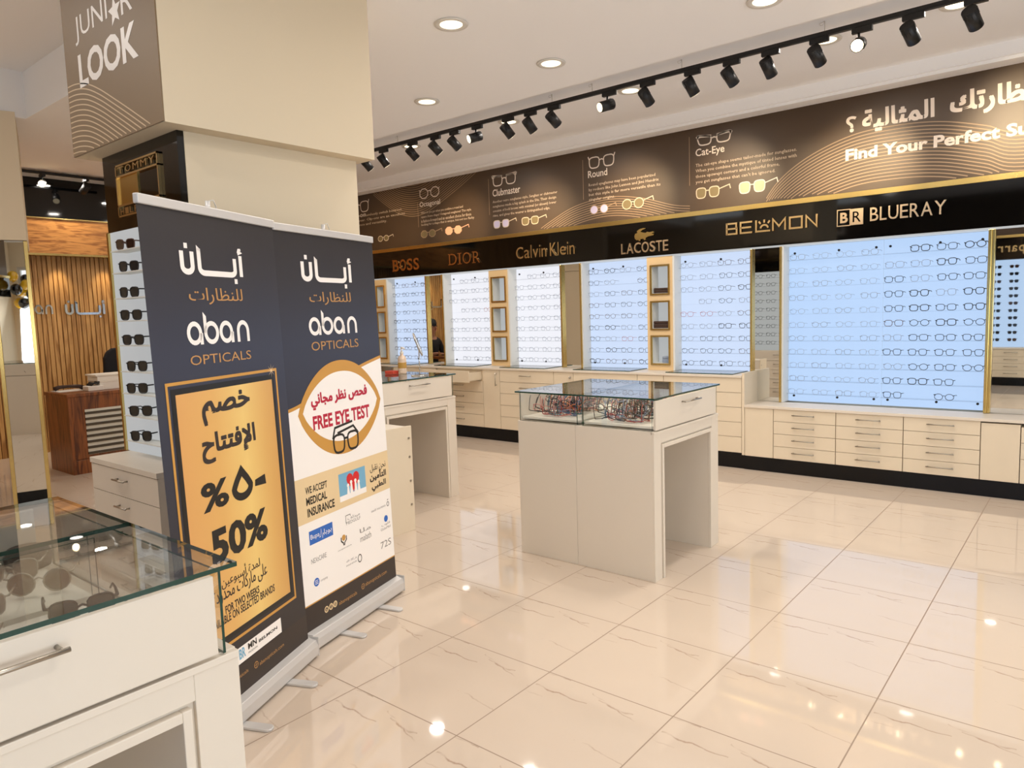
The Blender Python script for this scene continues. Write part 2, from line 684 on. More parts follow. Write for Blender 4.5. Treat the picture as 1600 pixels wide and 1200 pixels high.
def logo_latin(mb, place, a0, a1, z0, z1, d=0.001, mi=0, thick=0.0):
    """the rounded lower-case word: a, b, a, n"""
    W, H = a1 - a0, z1 - z0
    q = lambda pts: [(a0 + x * W, z0 + y * H) for x, y in pts]
    w = 0.046 * W
    xh = 0.70
    for cx in (0.11, 0.60):
        mb.ribbon(q(arc(cx, xh / 2, 0.088, xh / 2 - 0.06, 0, 360, 22)[:-1]), w, place, mi, d, True)
        mb.ribbon(q([(cx + 0.098, 0.0), (cx + 0.098, xh / 2)]), w, place, mi, d)
    mb.ribbon(q(arc(0.365, xh / 2, 0.092, xh / 2 - 0.06, 0, 360, 22)[:-1]), w, place, mi, d, True)
    mb.add([place(*q([(x, y)])[0], d) for x, y in ((0.252, xh / 2), (0.298, xh / 2), (0.298, 0.86), (0.252, 1.0))], [(0, 1, 2, 3)], mi)
    mb.ribbon(q([(0.80, 0.0), (0.80, xh / 2)] + arc(0.885, xh / 2, 0.085, xh / 2 - 0.06, 180, 0, 12) + [(0.97, 0.0)]), w, place, mi, d)


def logo_arabic(mb, place, a0, a1, z0, z1, d=0.001, mi=0):
    """the square-cut Arabic wordmark (noon, alef, baa, alef with hamza)"""
    W, H = a1 - a0, z1 - z0
    q = lambda pts: [(a0 + x * W, z0 + y * H) for x, y in pts]
    w = 0.058 * W
    b = 0.22
    mb.ribbon(q([(0.03, 0.78), (0.03, b + 0.17)] + arc(0.105, b + 0.17, 0.075, 0.145, 180, 360, 10) + [(0.18, 0.78)]), w, place, mi, d)
    mb.ribbon(q([(0.075, 0.92), (0.125, 0.92)]), w * 0.9, place, mi, d)
    mb.ribbon(q([(0.285, 0.88), (0.285, b + 0.16)] + arc(0.36, b + 0.16, 0.075, 0.14, 180, 270, 6) + [(0.78, b + 0.02)] + arc(0.785, b + 0.13, 0.075, 0.11, 270, 360, 6) + [(0.86, 0.70)]), w, place, mi, d)
    mb.add([place(*p, d) for p in q([(0.256, 0.86), (0.314, 0.80), (0.314, 0.86), (0.256, 0.97)])], [(0, 1, 2, 3)], mi)
    mb.ribbon(q([(0.835, 0.06), (0.885, 0.06)]), w * 0.9, place, mi, d)
    mb.ribbon(q([(0.965, b - 0.02), (0.965, 0.80)]), w, place, mi, d)
    mb.ribbon(q([(0.985, 0.97), (0.945, 0.965), (0.935, 0.91), (0.985, 0.885), (0.925, 0.85)]), w * 0.5, place, mi, d)


def star_outline(cx, cy, r, k=0.42, rot=90):
    return [(cx + (r if i % 2 == 0 else r * k) * math.cos(math.radians(rot + 36 * i)), cy + (r if i % 2 == 0 else r * k) * math.sin(math.radians(rot + 36 * i))) for i in range(10)]


def handle(name, p0, p1, out, parent, m='steel', r=0.005, sub=True):
    mb = MB()
    p0, p1, out = Vector(p0), Vector(p1), Vector(out)
    e = (p1 - p0).normalized() * 0.012
    mb.tube([p0 + out, p1 + out], r, 8)
    mb.tube([p0 + e, p0 + e + out], r * 0.9, 8)
    mb.tube([p1 - e, p1 - e + out], r * 0.9, 8)
    return mb.build(name, m, parent)

# ------------------------------------------------------------------ the room
YW = 7.26          # face of the back wall behind the panels
YF = 7.09          # face of the black fascia
YC = 6.79          # face of the base cabinets
ZC = 3.48

mb = MB()
mb.box(-10.7, 3.6, -1.95, 7.6, -0.1, 0.0)
struct('floor', mb, 'porcelain_tile')
mb = MB()
mb.box(-10.7, -7.5, -1.95, 5.2, ZC, ZC + 0.2)
mb.box(-7.5, -3.45, 2.42, 5.2, ZC, ZC + 0.2)
mb.box(-3.45, 3.6, -1.95, 5.2, ZC, ZC + 0.2)
mb.box(-7.5, -3.45, -1.95, 2.42, ZC + 0.38, ZC + 0.5)
for b in ((-7.6, -7.5, -1.95, 2.52), (-7.5, -3.45, 2.42, 2.52), (-3.45, -3.35, -1.95, 2.52)):
    mb.box(*b, ZC + 0.2, ZC + 0.5)
mb.box(-10.7, 3.6, 5.2, 7.6, ZC + 0.07, ZC + 0.2)
struct('ceiling', mb, 'ceiling_paint')
mb = MB()
mb.box(-7.60, -7.49, -1.7, 2.41, ZC - 0.025, ZC)
mb.box(-7.60, -4.4, 2.41, 2.52, ZC - 0.025, ZC)
struct('trim_1', mb, 'ceiling_paint')
mb = MB()
mb.box(-10.4, 3.5, 6.90, 7.12, 3.445, 3.55)
mb.box(-10.4, 3.5, 6.93, 7.12, 3.42, 3.445)
struct('trim_2', mb, 'ceiling_paint')
mb = MB()
mb.box(-10.7, 3.6, 7.36, 7.6, 0, 3.6)
struct('wall_back', mb, 'wall_paint')
mb = MB()
mb.box(-10.7, 3.6, -1.95, -1.75, 0, 3.6)
struct('wall_front', mb, 'wall_paint')
# storefront wall with its big window, seen in the mirrors only
mb = MB()
mb.box(3.4, 3.6, -1.75, -1.62, 0, 3.5)
mb.box(3.4, 3.6, 6.3, 7.4, 0, 3.5)
mb.box(3.4, 3.6, -1.62, 6.3, 2.95, 3.5)
struct('wall_right', mb, 'wall_paint')
mb = MB()
for k in range(7):
    y = -1.62 + 1.31 * k
    mb.box(3.42, 3.5, y, y + 0.06, 0, 2.95)
mb.box(3.42, 3.5, -1.56, 6.24, 0, 0.08)
mb.box(3.42, 3.5, -1.56, 6.24, 2.88, 2.95)
fr = mb.build('window_1', 'aluminium')
fr['kind'] = 'structure'
mb = MB()
mb.box(3.455, 3.463, -1.56, 6.24, 0.08, 2.88)
mb.build('window_pane', 'window_glass', fr)
mb = MB()
mb.box(3.6, 14, -6, 14, -0.2, -0.05)
struct('floor_outside', mb, 'street')

# slatted wood wall at the reception end
mb = MB()
mb.box(-10.7, -10.5, -1.75, 7.36, 0, ZC)
struct('wall_left', mb, 'oak_slat')
mb = MB()
y = 2.6
while y < 6.6:
    mb.box(-10.5, -10.478, y, y + 0.046, 0, 2.52)
    y += 0.057
struct('wall_left_slats', mb, 'oak_slat')
mb = MB()
mb.box(-10.5, -10.30, 2.6, 6.6, 2.53, 2.96)
struct('trim_3', mb, 'oak_header')
mb = MB()
mb.box(-10.5, -10.285, 2.6, 6.6, 2.505, 2.53)
mb.box(-10.5, -10.285, 2.6, 6.6, 2.96, 2.975)
struct('trim_4', mb, 'gold')
mb = MB()
mb.box(-10.5, -10.42, 2.6, 6.6, 2.975, ZC)
struct('trim_5', mb, 'gloss_black')
for k in range(6):
    y = 3.0 + 0.56 * k
    spot('header_spot', (-10.33, y, 2.50), (-10.46, y, 1.2), 20, (1.0, 0.80, 0.52), 80, 0.9)

# pillar: lower shaft and the boxed-out upper part
mb = MB()
mb.box(-4.373, -3.506, 1.80, 2.853, 0, 2.53)
struct('wall_pillar', mb, 'wall_paint')
mb = MB()
mb.box(-4.463, -3.397, 1.660, 2.905, 2.53, ZC + 0.37)
struct('wall_pillar_upper', mb, 'wall_paint')

# gold-framed mirror column on the left, turned a little toward the entrance
MA = math.radians(18)
MAX = Vector((math.sin(MA), math.cos(MA), 0))
MN = Vector((math.cos(MA), -math.sin(MA), 0))
MO = Vector((-7.42, 2.305, 0))
turned = lambda p: MO + MAX * p.y + MN * p.x + Vector((0, 0, p.z))     # x out of the face, y along it
mb = MB()
mb.box(-1.1, 0.006, -0.285, 0.0, 2.375, ZC)
struct('wall_column', mb.xform(turned), 'wall_paint')
t = thing('column_mirror', 'tall floor-length mirror cladding with brass corner posts around the column at far left', 'mirror', MO)
mb = MB()
mb.box(-1.09, -0.02, -0.27, -0.012, 0, 2.37)
mb.xform(turned).build('column_core', 'wall_paint', t)
mb = MB()
mb.box(-0.012, -0.004, -0.255, -0.03, 0.13, 2.37)
mb.xform(turned).build('mirror_pane', 'mirror', t)
mb = MB()
mb.box(-1.09, -0.03, -0.283, -0.275, 0.13, 2.37)
mb.xform(turned).build('mirror_pane', 'mirror', t)
for y0, y1 in ((-0.288, -0.256), (-0.030, 0.002)):
    mb = MB()
    mb.box(-0.03, 0.004, y0, y1, 0, 2.37)
    mb.xform(turned).build('corner_post', 'gold', t, 0.003)
mb = MB()
mb.box(-0.016, -0.002, -0.255, -0.03, 0, 0.13)
mb.box(-1.09, -0.03, -0.285, -0.272, 0, 0.13)
mb.xform(turned).build('plinth', 'plinth', t)

# ------------------------------------------------------------------ display wall: plinth, counters, fascia, mural
mb = MB()
mb.box(-10.4, -2.68, 6.81, 7.3, 0, 0.15)
mb.box(-2.68, 3.4, 6.80, 7.3, 0, 0.135)
struct('baseboard_back', mb, 'plinth')

ZL = [0.898, 0.750, 0.607, 0.460, 0.315, 0.156]
ZR = [0.613, 0.494, 0.375, 0.255, 0.136]


def drawer_cabinet(x0, x1, zs, where, deep=0.42, handles='bar', open_top=False, yf=YC, group=None):
    t = thing('drawer_cabinet', where, 'cabinet', ((x0 + x1) / 2, yf, 0), group=group)
    mb = MB()
    mb.box(x0 + 0.002, x1 - 0.002, yf + 0.02, yf + deep, zs[-1], zs[0] - 0.004)
    mb.build('carcass', 'laminate', t)
    for k in range(len(zs) - 1):
        dy = -0.26 if (open_top and k == 0) else 0.0
        mb = MB()
        mb.box(x0 + 0.003, x1 - 0.003, yf + dy, yf + 0.018 + dy, zs[k + 1] + 0.002, zs[k] - 0.002)
        if dy:
            for xa in (x0 + 0.03, x1 - 0.045):
                mb.box(xa, xa + 0.015, yf + dy + 0.018, yf + 0.02, zs[k + 1] + 0.02, zs[k] - 0.03)
            mb.box(x0 + 0.03, x1 - 0.03, yf + dy + 0.018, yf + 0.02, zs[k + 1] + 0.015, zs[k + 1] + 0.025)
        d = mb.build('drawer', 'laminate', t, 0.0015)
        zc = (zs[k] + zs[k + 1]) / 2 + 0.01
        xc = (x0 + x1) / 2
        if handles == 'bar':
            handle('handle', (xc - 0.10, yf + dy, zc), (xc + 0.10, yf + dy, zc), (0, -0.028, 0), d)
        elif handles == 'short' or (handles == 'top' and k == 0):
            handle('handle', (xc - 0.085, yf + dy, zc), (xc + 0.085, yf + dy, zc), (0, -0.028, 0), d)
    return t


def door_cabinet(x0, x1, z0, z1, where, knob=None, deep=0.42, yf=YC):
    t = thing('door_cabinet', where, 'cabinet', ((x0 + x1) / 2, yf, 0))
    mb = MB()
    mb.box(x0 + 0.002, x1 - 0.002, yf + 0.02, yf + deep, z0, z1 - 0.004)
    mb.build('carcass', 'laminate', t)
    mb = MB()
    mb.box(x0 + 0.003, x1 - 0.003, yf, yf + 0.018, z0 + 0.002, z1 - 0.002)
    d = mb.build('door', 'laminate', t, 0.0015)
    if knob == 'bar':
        xx = x1 - 0.05
        handle('handle', (xx, yf, z1 - 0.20), (xx, yf, z1 - 0.035), (0, -0.028, 0), d)
    elif knob == 'knob':
        mb = MB()
        mb.sphere(((x0 + x1) / 2 + 0.1, yf - 0.015, z1 - 0.06), 0.014, 8)
        mb.build('knob', 'steel', d)
    return t


drawer_cabinet(-6.90, -6.07, ZL, 'cream drawer cabinet with its top drawer pulled out, behind the middle glass-topped counter', handles='short', open_top=True)
door_cabinet(-6.07, -5.79, ZL[-1], ZL[0], 'narrow cream cabinet door with upright bar handle under the left counter', 'bar')
drawer_cabinet(-5.79, -4.96, ZL, 'cream five-drawer cabinet right of the narrow door with upright handle', handles='short')
door_cabinet(-4.96, -4.68, ZL[-1], ZL[0], 'narrow cream cabinet with small round knob behind the glass case pedestal', 'knob')
drawer_cabinet(-4.68, -3.85, ZL, 'cream five-drawer cabinet mostly hidden behind the central pedestal', handles='none')
door_cabinet(-3.85, -3.54, ZL[-1], ZL[0], 'narrow cream cabinet below the right column of brass niches')
drawer_cabinet(-3.54, -2.70, ZL, 'cream five-drawer cabinet at the right end of the tall counter, no handles', handles='none')
drawer_cabinet(-7.76, -6.90, ZL, 'cream drawer cabinet at far left of the wall counter, behind the banners', handles='short')
mb = MB()
mb.box(-2.698, -2.672, YC - 0.005, YW, 0.14, 0.945)
tag(mb.build('end_panel', 'laminate', None, 0.002), 'upright cream end panel where the tall counter meets the low one', 'panel')
mb = MB()
mb.box(-8.45, -2.70, YC - 0.012, YW, 0.898, 0.922)
tag(mb.build('countertop', 'laminate_white', None, 0.002), 'long cream countertop of the taller counter left of the end panel', 'countertop')
door_cabinet(-2.672, -2.394, ZR[-1], ZR[0], 'plain cream filler cabinet left of the low bank of drawers')
for x0, x1, w in ((-2.394, -1.833, 'left'), (-1.833, -1.289, 'middle'), (-1.289, -0.732, 'right')):
    drawer_cabinet(x0, x1, ZR, f'cream four-drawer cabinet with long bar handles, {w} of three under the largest lit panel', group='low drawer cabinets')
door_cabinet(-0.732, -0.468, ZR[-1], ZR[0] - 0.01, 'plain cream door cabinet under the gold-edged mirror at far right')
drawer_cabinet(-0.468, 0.5, [0.585, 0.46, 0.33, 0.136], 'cream drawer cabinet cut off by the right edge of the photo', handles='none')
mb = MB()
mb.box(-2.672, 0.5, YC - 0.012, 7.139, 0.613, 0.638)
tag(mb.build('countertop', 'laminate_white', None, 0.002), 'low cream countertop below the largest lit panel', 'countertop')

# black fascia with its gold strip, letters hung on it
t = thing('fascia_board', 'long glossy black fascia board above the lit panels with a gold top strip', 'fascia', (-3.5, YF, 2.15))
mb = MB()
mb.box(-10.4, 3.3, YF, 7.355, 2.165, 2.535)
mb.build('board', 'gloss_black', t)
mb = MB()
mb.box(-10.4, 3.3, YF - 0.012, 7.14, 2.535, 2.583)
mb.build('gold_strip', 'gold', t, 0.002)
mb = MB()
mb.box(-10.4, 3.3, YF, 7.25, 2.152, 2.165)
mb.build('underside_diffuser', 'lit_soft', t)

PF = Plane((0, YF - 0.001, 0), (1, 0, 0))


def serif_bars(mb, bars, a0, a1, z0, z1, mi=0):
    for x, w, top in bars:
        for zz in ((z0, z0 + 0.011), (z1 - 0.011, z1)):
            xa = a0 + (a1 - a0) * x
            mb.box(xa - w / 2, xa + w / 2, YF - 0.014, YF - 0.001, zz[0], zz[1], mi)


def brand(name_word, label, m, letters, x0, x1, z0, z1, bold=0.0, gaps=0.12, widths=None, serif=None):
    t = thing('wall_lettering', label, 'sign', ((x0 + x1) / 2, YF, z0))
    n = len(letters)
    widths = widths or [1.0] * n
    tot = sum(widths) + gaps * (n - 1)
    x = x0
    for k, ch in enumerate(letters):
        if ch == ' ':
            x += (x1 - x0) * widths[k] / tot
            continue
        w = (x1 - x0) * widths[k] / tot
        mb = MB()
        zz1 = z1
        if isinstance(ch, tuple):
            ch, frac = ch
            zz1 = z0 + (z1 - z0) * frac
        put_text(mb, ch, PF, x, x + w, z0, zz1, bold, 0.002, 0.012)
        if serif and ch in serif:
            for fx, fw in serif[ch]:
                for za in (z0, z1 - 0.010):
                    mb.box(x + w * fx - fw / 2, x + w * fx + fw / 2, YF - 0.015, YF - 0.003, za, za + 0.010)
        mb.build('letter', m, t)
        x += w + (x1 - x0) * gaps / tot
    return t


brand('w', 'four copper serif letters starting with B, leftmost sign on the black fascia', 'copper_letter', 'BOSS', -7.99, -7.44, 2.247, 2.412, 0.02, 0.14, [1, 1.05, 0.9, 0.9], {'B': [(0.12, 0.05)]})
brand('w', 'four thin copper serif letters starting with D, second sign on the black fascia', 'copper_letter', 'DIOR', -6.855, -6.30, 2.265, 2.414, -0.006, 0.35, [1.2, 0.22, 1.25, 1.0], {'D': [(0.1, 0.06)], 'I': [(0.5, 0.075)], 'R': [(0.1, 0.06)]})
brand('w', 'slim gold letters in mixed case spelling two words on the fascia', 'gold_letter', [('C', 0.92), ('a', 0.66), 'l', ('v', 0.66), ('i', 0.95), ('n', 0.66), ' ', 'K', 'l', ('e', 0.66), ('i', 0.95), ('n', 0.66)], -5.693, -4.795, 2.263, 2.418, 0.0, 0.2, [1.15, 0.85, 0.13, 0.85, 0.14, 0.75, 0.35, 1.0, 0.13, 0.9, 0.14, 0.75])
tl = brand('w', 'bronze capital letters under a small gold crocodile emblem on the fascia', 'champagne', 'LACOSTE', -4.19, -3.615, 2.208, 2.322, 0.006, 0.14, [0.7, 1, 1, 1.05, 0.8, 0.85, 0.75])
crocodile = [(0.0, 0.42), (0.03, 0.2), (0.12, 0.08), (0.2, 0.1), (0.24, 0.0), (0.31, 0.02), (0.31, 0.14), (0.46, 0.16), (0.5, 0.04), (0.58, 0.06), (0.57, 0.2), (0.7, 0.3), (0.97, 0.36), (1.0, 0.44), (0.86, 0.48), (0.98, 0.58), (0.96, 0.66), (0.76, 0.62), (0.66, 0.68), (0.58, 0.6),
             (0.42, 0.66), (0.30, 0.74), (0.42, 0.86), (0.60, 0.96), (0.46, 1.0), (0.26, 0.94), (0.13, 0.80), (0.16, 0.66), (0.04, 0.6)]
mb = MB()
mb.slab([(-4.02 + 0.24 * a, 2.335 + 0.135 * b) for a, b in crocodile], lambda a, z, d: PF(a, z, 0.003 + d), 0.012)
mb.build('crocodile_emblem', 'gold', tl)


def stroke_word(label, strokes, m, w, x0, x1, z0, z1):
    t = thing('wall_lettering', label, 'sign', ((x0 + x1) / 2, YF, z0))
    for st in strokes:
        mb = MB()
        for pts, closed in st:
            P = [(x0 + (x1 - x0) * a, z0 + (z1 - z0) * b) for a, b in pts]
            mb.ribbon(P, w, PF, 0, 0.013, closed)
            mb.ribbon(P, w * 1.05, PF, 0, 0.004, closed)
        mb.build('letter', m, t)
    return t


stroke_word('wide square gold capitals with a small sunburst in the middle, fifth sign on the fascia', [
    [([(0.01, 0.06), (0.125, 0.06), (0.125, 0.5), (0.01, 0.5)], False), ([(0.01, 0.94), (0.12, 0.94), (0.12, 0.5)], False), ([(0.01, 0.0), (0.01, 1.0)], False)],
    [([(0.30, 0.94), (0.17, 0.94), (0.17, 0.06), (0.30, 0.06)], False), ([(0.17, 0.5), (0.29, 0.5)], False)],
    [([(0.345, 1.0), (0.345, 0.06), (0.50, 0.06)], False)],
    [(arc(0.435, 0.30, 0.040, 0.26, 0, 180, 8), False), ([(0.435, 0.74), (0.435, 1.0)], False), ([(0.395, 0.68), (0.375, 0.88)], False), ([(0.475, 0.68), (0.495, 0.88)], False)],
    [([(0.53, 0.0), (0.53, 0.94), (0.595, 0.35), (0.66, 0.94), (0.66, 0.0)], False)],
    [([(0.71, 0.06), (0.71, 0.94), (0.835, 0.94), (0.835, 0.06)], True)],
    [([(0.88, 0.0), (0.88, 0.94), (0.985, 0.06), (0.985, 1.0)], False)]], 'gold_letter', 0.0165, -2.976, -2.086, 2.306, 2.422)
t = brand('w', 'square two-letter emblem and thin champagne capitals, rightmost sign on the fascia', 'champagne', 'BLUERAY', -1.643, -1.056, 2.308, 2.425, 0.0, 0.16, [0.8, 0.65, 0.95, 0.75, 0.85, 1.05, 1.05])
mb = MB()
xa, xb, za, zb = -1.918, -1.70, 2.289, 2.432
xm = (xa + xb) / 2
mb.ribbon([(xa, za), (xm, za), (xm, zb), (xa, zb)], 0.008, PF, 0, 0.012, True)
put_text(mb, 'B', PF, xa + 0.025, xm - 0.02, za + 0.025, zb - 0.025, 0.03, 0.004, 0.01)
mb.build('letter_box', 'champagne', t)
mb = MB()
mb.box(xm, xb, YF - 0.010, YF - 0.002, za, zb)
o = mb.build('letter_box', 'champagne', t)
mb = MB()
put_text(mb, 'R', PF, xm + 0.022, xb - 0.02, za + 0.025, zb - 0.025, 0.0, 0.0115)
mb.build('cut_letter', 'gloss_black', o)

# ------------------------------------------------------------------ printed mural above the fascia
YM = 7.105
PM = Plane((0, YM, 0), (1, 0, 0))
t = thing('wall_mural', 'long brown printed mural about eyewear shapes above the gold strip', 'mural', (-3.5, YM, 2.585))
mb = MB()
mb.box(-10.4, 3.3, YM, 7.355, 2.585, 3.44)
mb.build('print_panel', 'mural_brown', t)


def curve_through(pts, n=40):
    out = []
    P = [pts[0]] + list(pts) + [pts[-1]]
    m = len(pts) - 1
    for i in range(m):
        p0, p1, p2, p3 = P[i], P[i + 1], P[i + 2], P[i + 3]
        for k in range(n // m):
            s = k / (n // m)
            out.append(tuple(0.5 * (2 * p1[j] + (p2[j] - p0[j]) * s + (2 * p0[j] - 5 * p1[j] + 4 * p2[j] - p3[j]) * s * s + (3 * p1[j] - p0[j] - 3 * p2[j] + p3[j]) * s ** 3) for j in (0, 1)))
    out.append(pts[-1])
    return out


def wave_lines(mb, top, count, step, w, place, zmin, zmax, d=0.0012, squeeze=0.0, xmin=-99, xmax=99):
    for k in range(count):
        seg = []
        for a, z in top:
            zz = z - step * k * (1 + squeeze * (a - top[0][0]))
            if zmin <= zz <= zmax and xmin <= a <= xmax:
                seg.append((a, zz))
            else:
                if len(seg) > 1:
                    mb.ribbon(seg, w, place, 0, d)
                seg = []
        if len(seg) > 1:
            mb.ribbon(seg, w, place, 0, d)


mb = MB()
big = [PM.at(*p) for p in ((1186, 330), (1215, 285), (1262, 246), (1330, 212), (1400, 196), (1470, 190), (1540, 196), (1600, 205))]
big += [(0.2, 2.93), (1.1, 2.80), (2.2, 2.7)]
wave_lines(mb, curve_through(big, 80), 16, 0.030, 0.009, PM, 2.592, 3.43)
mid = [PM.at(*p) for p in ((826, 372), (862, 345), (900, 322), (950, 308), (1000, 309), (1050, 320), (1078, 322))]
wave_lines(mb, curve_through(mid, 60), 9, 0.026, 0.007, PM, 2.592, 3.43)
bowl = [PM.at(*p) for p in ((562, 285), (600, 318), (630, 336), (662, 334), (705, 303), (745, 268), (764, 248))]
wave_lines(mb, [(a, z) for a, z in curve_through(bowl, 60)], 15, -0.030, 0.007, PM, 2.592, 3.43)
mb.build('wave_lines', 'mural_line', t)


def lens_shape(kind, cx, cz, rx, rz, n=18):
    if kind == 'round':
        return [(cx + rx * math.cos(2 * PI * k / n), cz + rz * math.sin(2 * PI * k / n)) for k in range(n)]
    if kind == 'oct':
        return [(cx + rx * math.cos(2 * PI * (k + 0.5) / 8) * 1.05, cz + rz * math.sin(2 * PI * (k + 0.5) / 8) * 1.05) for k in range(8)]
    out = []
    for k in range(n):
        a = 2 * PI * k / n
        c, s_ = math.cos(a), math.sin(a)
        e = 0.62
        x = math.copysign(abs(c) ** e, c)
        z = math.copysign(abs(s_) ** e, s_)
        out.append((cx + rx * x * (0.86 + 0.14 * (z + 1) / 2 if kind != 'rect' else 1), cz + rz * z))
    return out


def icon_glasses(mb, px, pz, w, h, kind, place, lw, d=0.0015, tilt=0.0, brow=0.0):
    for sgn in (-1, 1):
        pts = lens_shape({'club': 'way', 'cat': 'way'}.get(kind, kind), px + sgn * w * 0.27, pz, w * 0.2, h * 0.5)
        if kind == 'cat':
            pts = [(a + (0.12 * h * sgn if (b > pz and (a - px) * sgn > 0.3 * w) else 0), b + (0.3 * h * max(0, ((a - px) * sgn - 0.22 * w) / (0.25 * w)) if b > pz else 0)) for a, b in pts]
        mb.ribbon(pts, lw, place, 0, d, True)
        mb.ribbon([(px + sgn * w * 0.46, pz + h * 0.32), (px + sgn * w * 0.5, pz + h * (0.62 if kind in ('cat', 'club') else 0.4))], lw * (2 if brow else 1), place, 0, d)
        if brow:
            mb.ribbon([(px + sgn * w * 0.08, pz + h * 0.44), (px + sgn * w * 0.5, pz + h * 0.58)], lw * 1.6, place, 0, d)
    mb.ribbon([(px - w * 0.08, pz + h * 0.15), (px, pz + h * 0.24), (px + w * 0.08, pz + h * 0.15)], lw, place, 0, d)


for kind, cx, cy, wpx, hpx, brow in (('oct', 671, 301, 32, 17, 0), ('club', 788, 281, 38, 17, 1), ('club', 940, 252, 42, 19, 0), ('cat', 1116, 217, 54, 15, 1), ('club', 561, 324, 32, 18, 0)):
    a0 = PM.at(cx - wpx / 2, cy)[0]
    a1 = PM.at(cx + wpx / 2, cy)[0]
    z0 = PM.at(cx, cy + hpx / 2)[1]
    z1 = PM.at(cx, cy - hpx / 2)[1]
    mb = MB()
    icon_glasses(mb, (a0 + a1) / 2, (z0 + z1) / 2, a1 - a0, (z1 - z0) * 0.9, kind, PM, 0.013, 0.0015, 0, brow)
    mb.build('glasses_icon', 'mural_text', t)
for word, bl, br, tl in (('Clip-on', (545, 344), (572, 341), (545, 335)), ('Octagonal', (656, 326), (688, 321), (656, 316)), ('Clubmaster', (770, 307), (813, 301), (770, 296)), ('Round', (919, 279), (949, 273), (919, 268)), ('Cat-Eye', (1087, 248), (1132, 241), (1087, 233))):
    mb = MB()
    text_px(mb, word, PM, bl, br, tl, bold=0.012, d=0.0015)
    mb.build('heading', 'mural_text', t)
for bl, br, tl in (((655, 355), (655, 355), (652, 316)), ((766, 336), (766, 336), (763, 280)), ((913, 312), (913, 312), (911, 250)), ((1079, 290), (1079, 290), (1078, 214))):
    a0, z0 = PM.at(*bl)
    _, z1 = PM.at(*tl)
    mb = MB()
    mb.ribbon([(a0 - 0.01, z0), (a0 - 0.01, z1)], 0.006, PM, 0, 0.0015)
    mb.build('divider_line', 'mural_line', t)
PARAS = [
    (['sunglasses allow you to seamlessly switch between', 'different styles of wear. Clip-ons are an excellent', 'choice for convenience and versatility.'], (520, 348), (633, 339), 6.6, 4.8),
    (['What do you get when you combine a round and', 'square frame shape? Octagonal sunglasses! This style', 'is fashion-forward and an excellent choice for those', 'looking for a shape that is unique, but not too flashy.'], (658, 336), (741, 325), 6.2, 4.8),
    (['Another retro sunglasses style, Sunglass or clubmaster', 'sunglasses made a big splash in the 50s. Their design', 'consists of bold brows with minimal (or absent) lower', 'rims, and gives the wearer a distinguished edge.'], (770, 319), (871, 303), 7.2, 5.2),
    (['Round eyeglasses may have been popularized', 'by rockers like John Lennon and Jimi Hendrix', 'but this style is far more versatile than its', 'singular origins.'], (920, 293), (1032, 277), 7.6, 5.8),
    (['The cat-eye shape seems tailor-made for sunglasses.', 'When you combine the mystique of tinted lenses with', 'those upswept corners and a colorful frame,', "you get sunglasses that can't be ignored."], (1087, 263), (1245, 241), 8.6, 6.6)]
for lines, bl, br, pitch, hgt in PARAS:
    a0, z0 = PM.at(*bl)
    a1, _ = PM.at(*br)
    _, zp = PM.at(bl[0], bl[1] + pitch)
    _, zh = PM.at(bl[0], bl[1] - hgt)
    L = max(len(q) for q in lines)
    for k, q in enumerate(lines):
        mb = MB()
        put_text(mb, q, PM, a0, a0 + (a1 - a0) * len(q) / L, z0 + (zp - z0) * k, zh + (zp - z0) * k, 0.008, 0.0015, res=1)
        mb.build('text_line', 'mural_small', t)


def printed_glasses(bl, tr, kind, mlens, mframe, parent):
    a0, z0 = PM.at(*bl)
    a1, z1 = PM.at(*tr)
    zc = PM.at((bl[0] + tr[0]) / 2, (bl[1] + tr[1]) / 2)[1]
    zu = PM.at((bl[0] + tr[0]) / 2, tr[1] + 2)[1]
    zd = PM.at((bl[0] + tr[0]) / 2, bl[1] - 2)[1]
    w, h = (a1 - a0) * 0.72, (zu - zd) * 0.85
    mb = MB()
    cx = a0 + w * 0.5
    for sgn in (-1, 1):
        pts = lens_shape(kind, cx + sgn * w * 0.27, zc, w * 0.21, h * 0.5)
        mb.add([PM(a, z, 0.0013) for a, z in pts], [tuple(range(len(pts)))], 0)
        mb.ribbon(pts, 0.010, PM, 1, 0.0017, True)
    mb.ribbon([(cx - w * 0.08, zc + h * 0.2), (cx + w * 0.08, zc + h * 0.2)], 0.01, PM, 1, 0.0017)
    mb.ribbon([(cx + w * 0.47, zc + h * 0.2), (a1, zc + h * 0.5), (a1 + 0.01, zc + h * 0.1)], 0.01, PM, 1, 0.0017)
    mb.build('printed_glasses', [mlens, mframe], parent)


for bl, tr, kind, a, b in (((591, 379), (614, 365), 'round', 'mural_olive', 'mural_frame'), ((658, 373), (690, 356), 'oct', 'mural_olive', 'mural_line'), ((696, 368), (732, 350), 'oct', 'mural_pink', 'mural_pink'), ((771, 358), (806, 340), 'way', 'mural_lilac', 'mural_frame'),
                           ((815, 353), (853, 335), 'way', 'mural_olive', 'mural_frame'), ((922, 336), (962, 316), 'round', 'mural_lilac', 'mural_line'), ((972, 328), (1020, 306), 'round', 'mural_olive', 'mural_frame'), ((1087, 311), (1140, 288), 'way', 'mural_olive', 'mural_frame'),
                           ((1154, 303), (1214, 278), 'way', 'mural_pink', 'mural_text')):
    printed_glasses(bl, tr, kind, a, b, t)
mb = MB()
text_px(mb, 'Find Your Perfect Su', PM, (1321, 252), (1608, 209), (1321, 234), bold=0.035, d=0.002)
mb.build('slogan', 'mural_text', t)
mb = MB()
text_px(mb, '؟', PM, (1322, 208), (1338, 206), (1322, 183), bold=0.03, d=0.002)
mb.build('slogan', 'mural_text', t)
mb = MB()
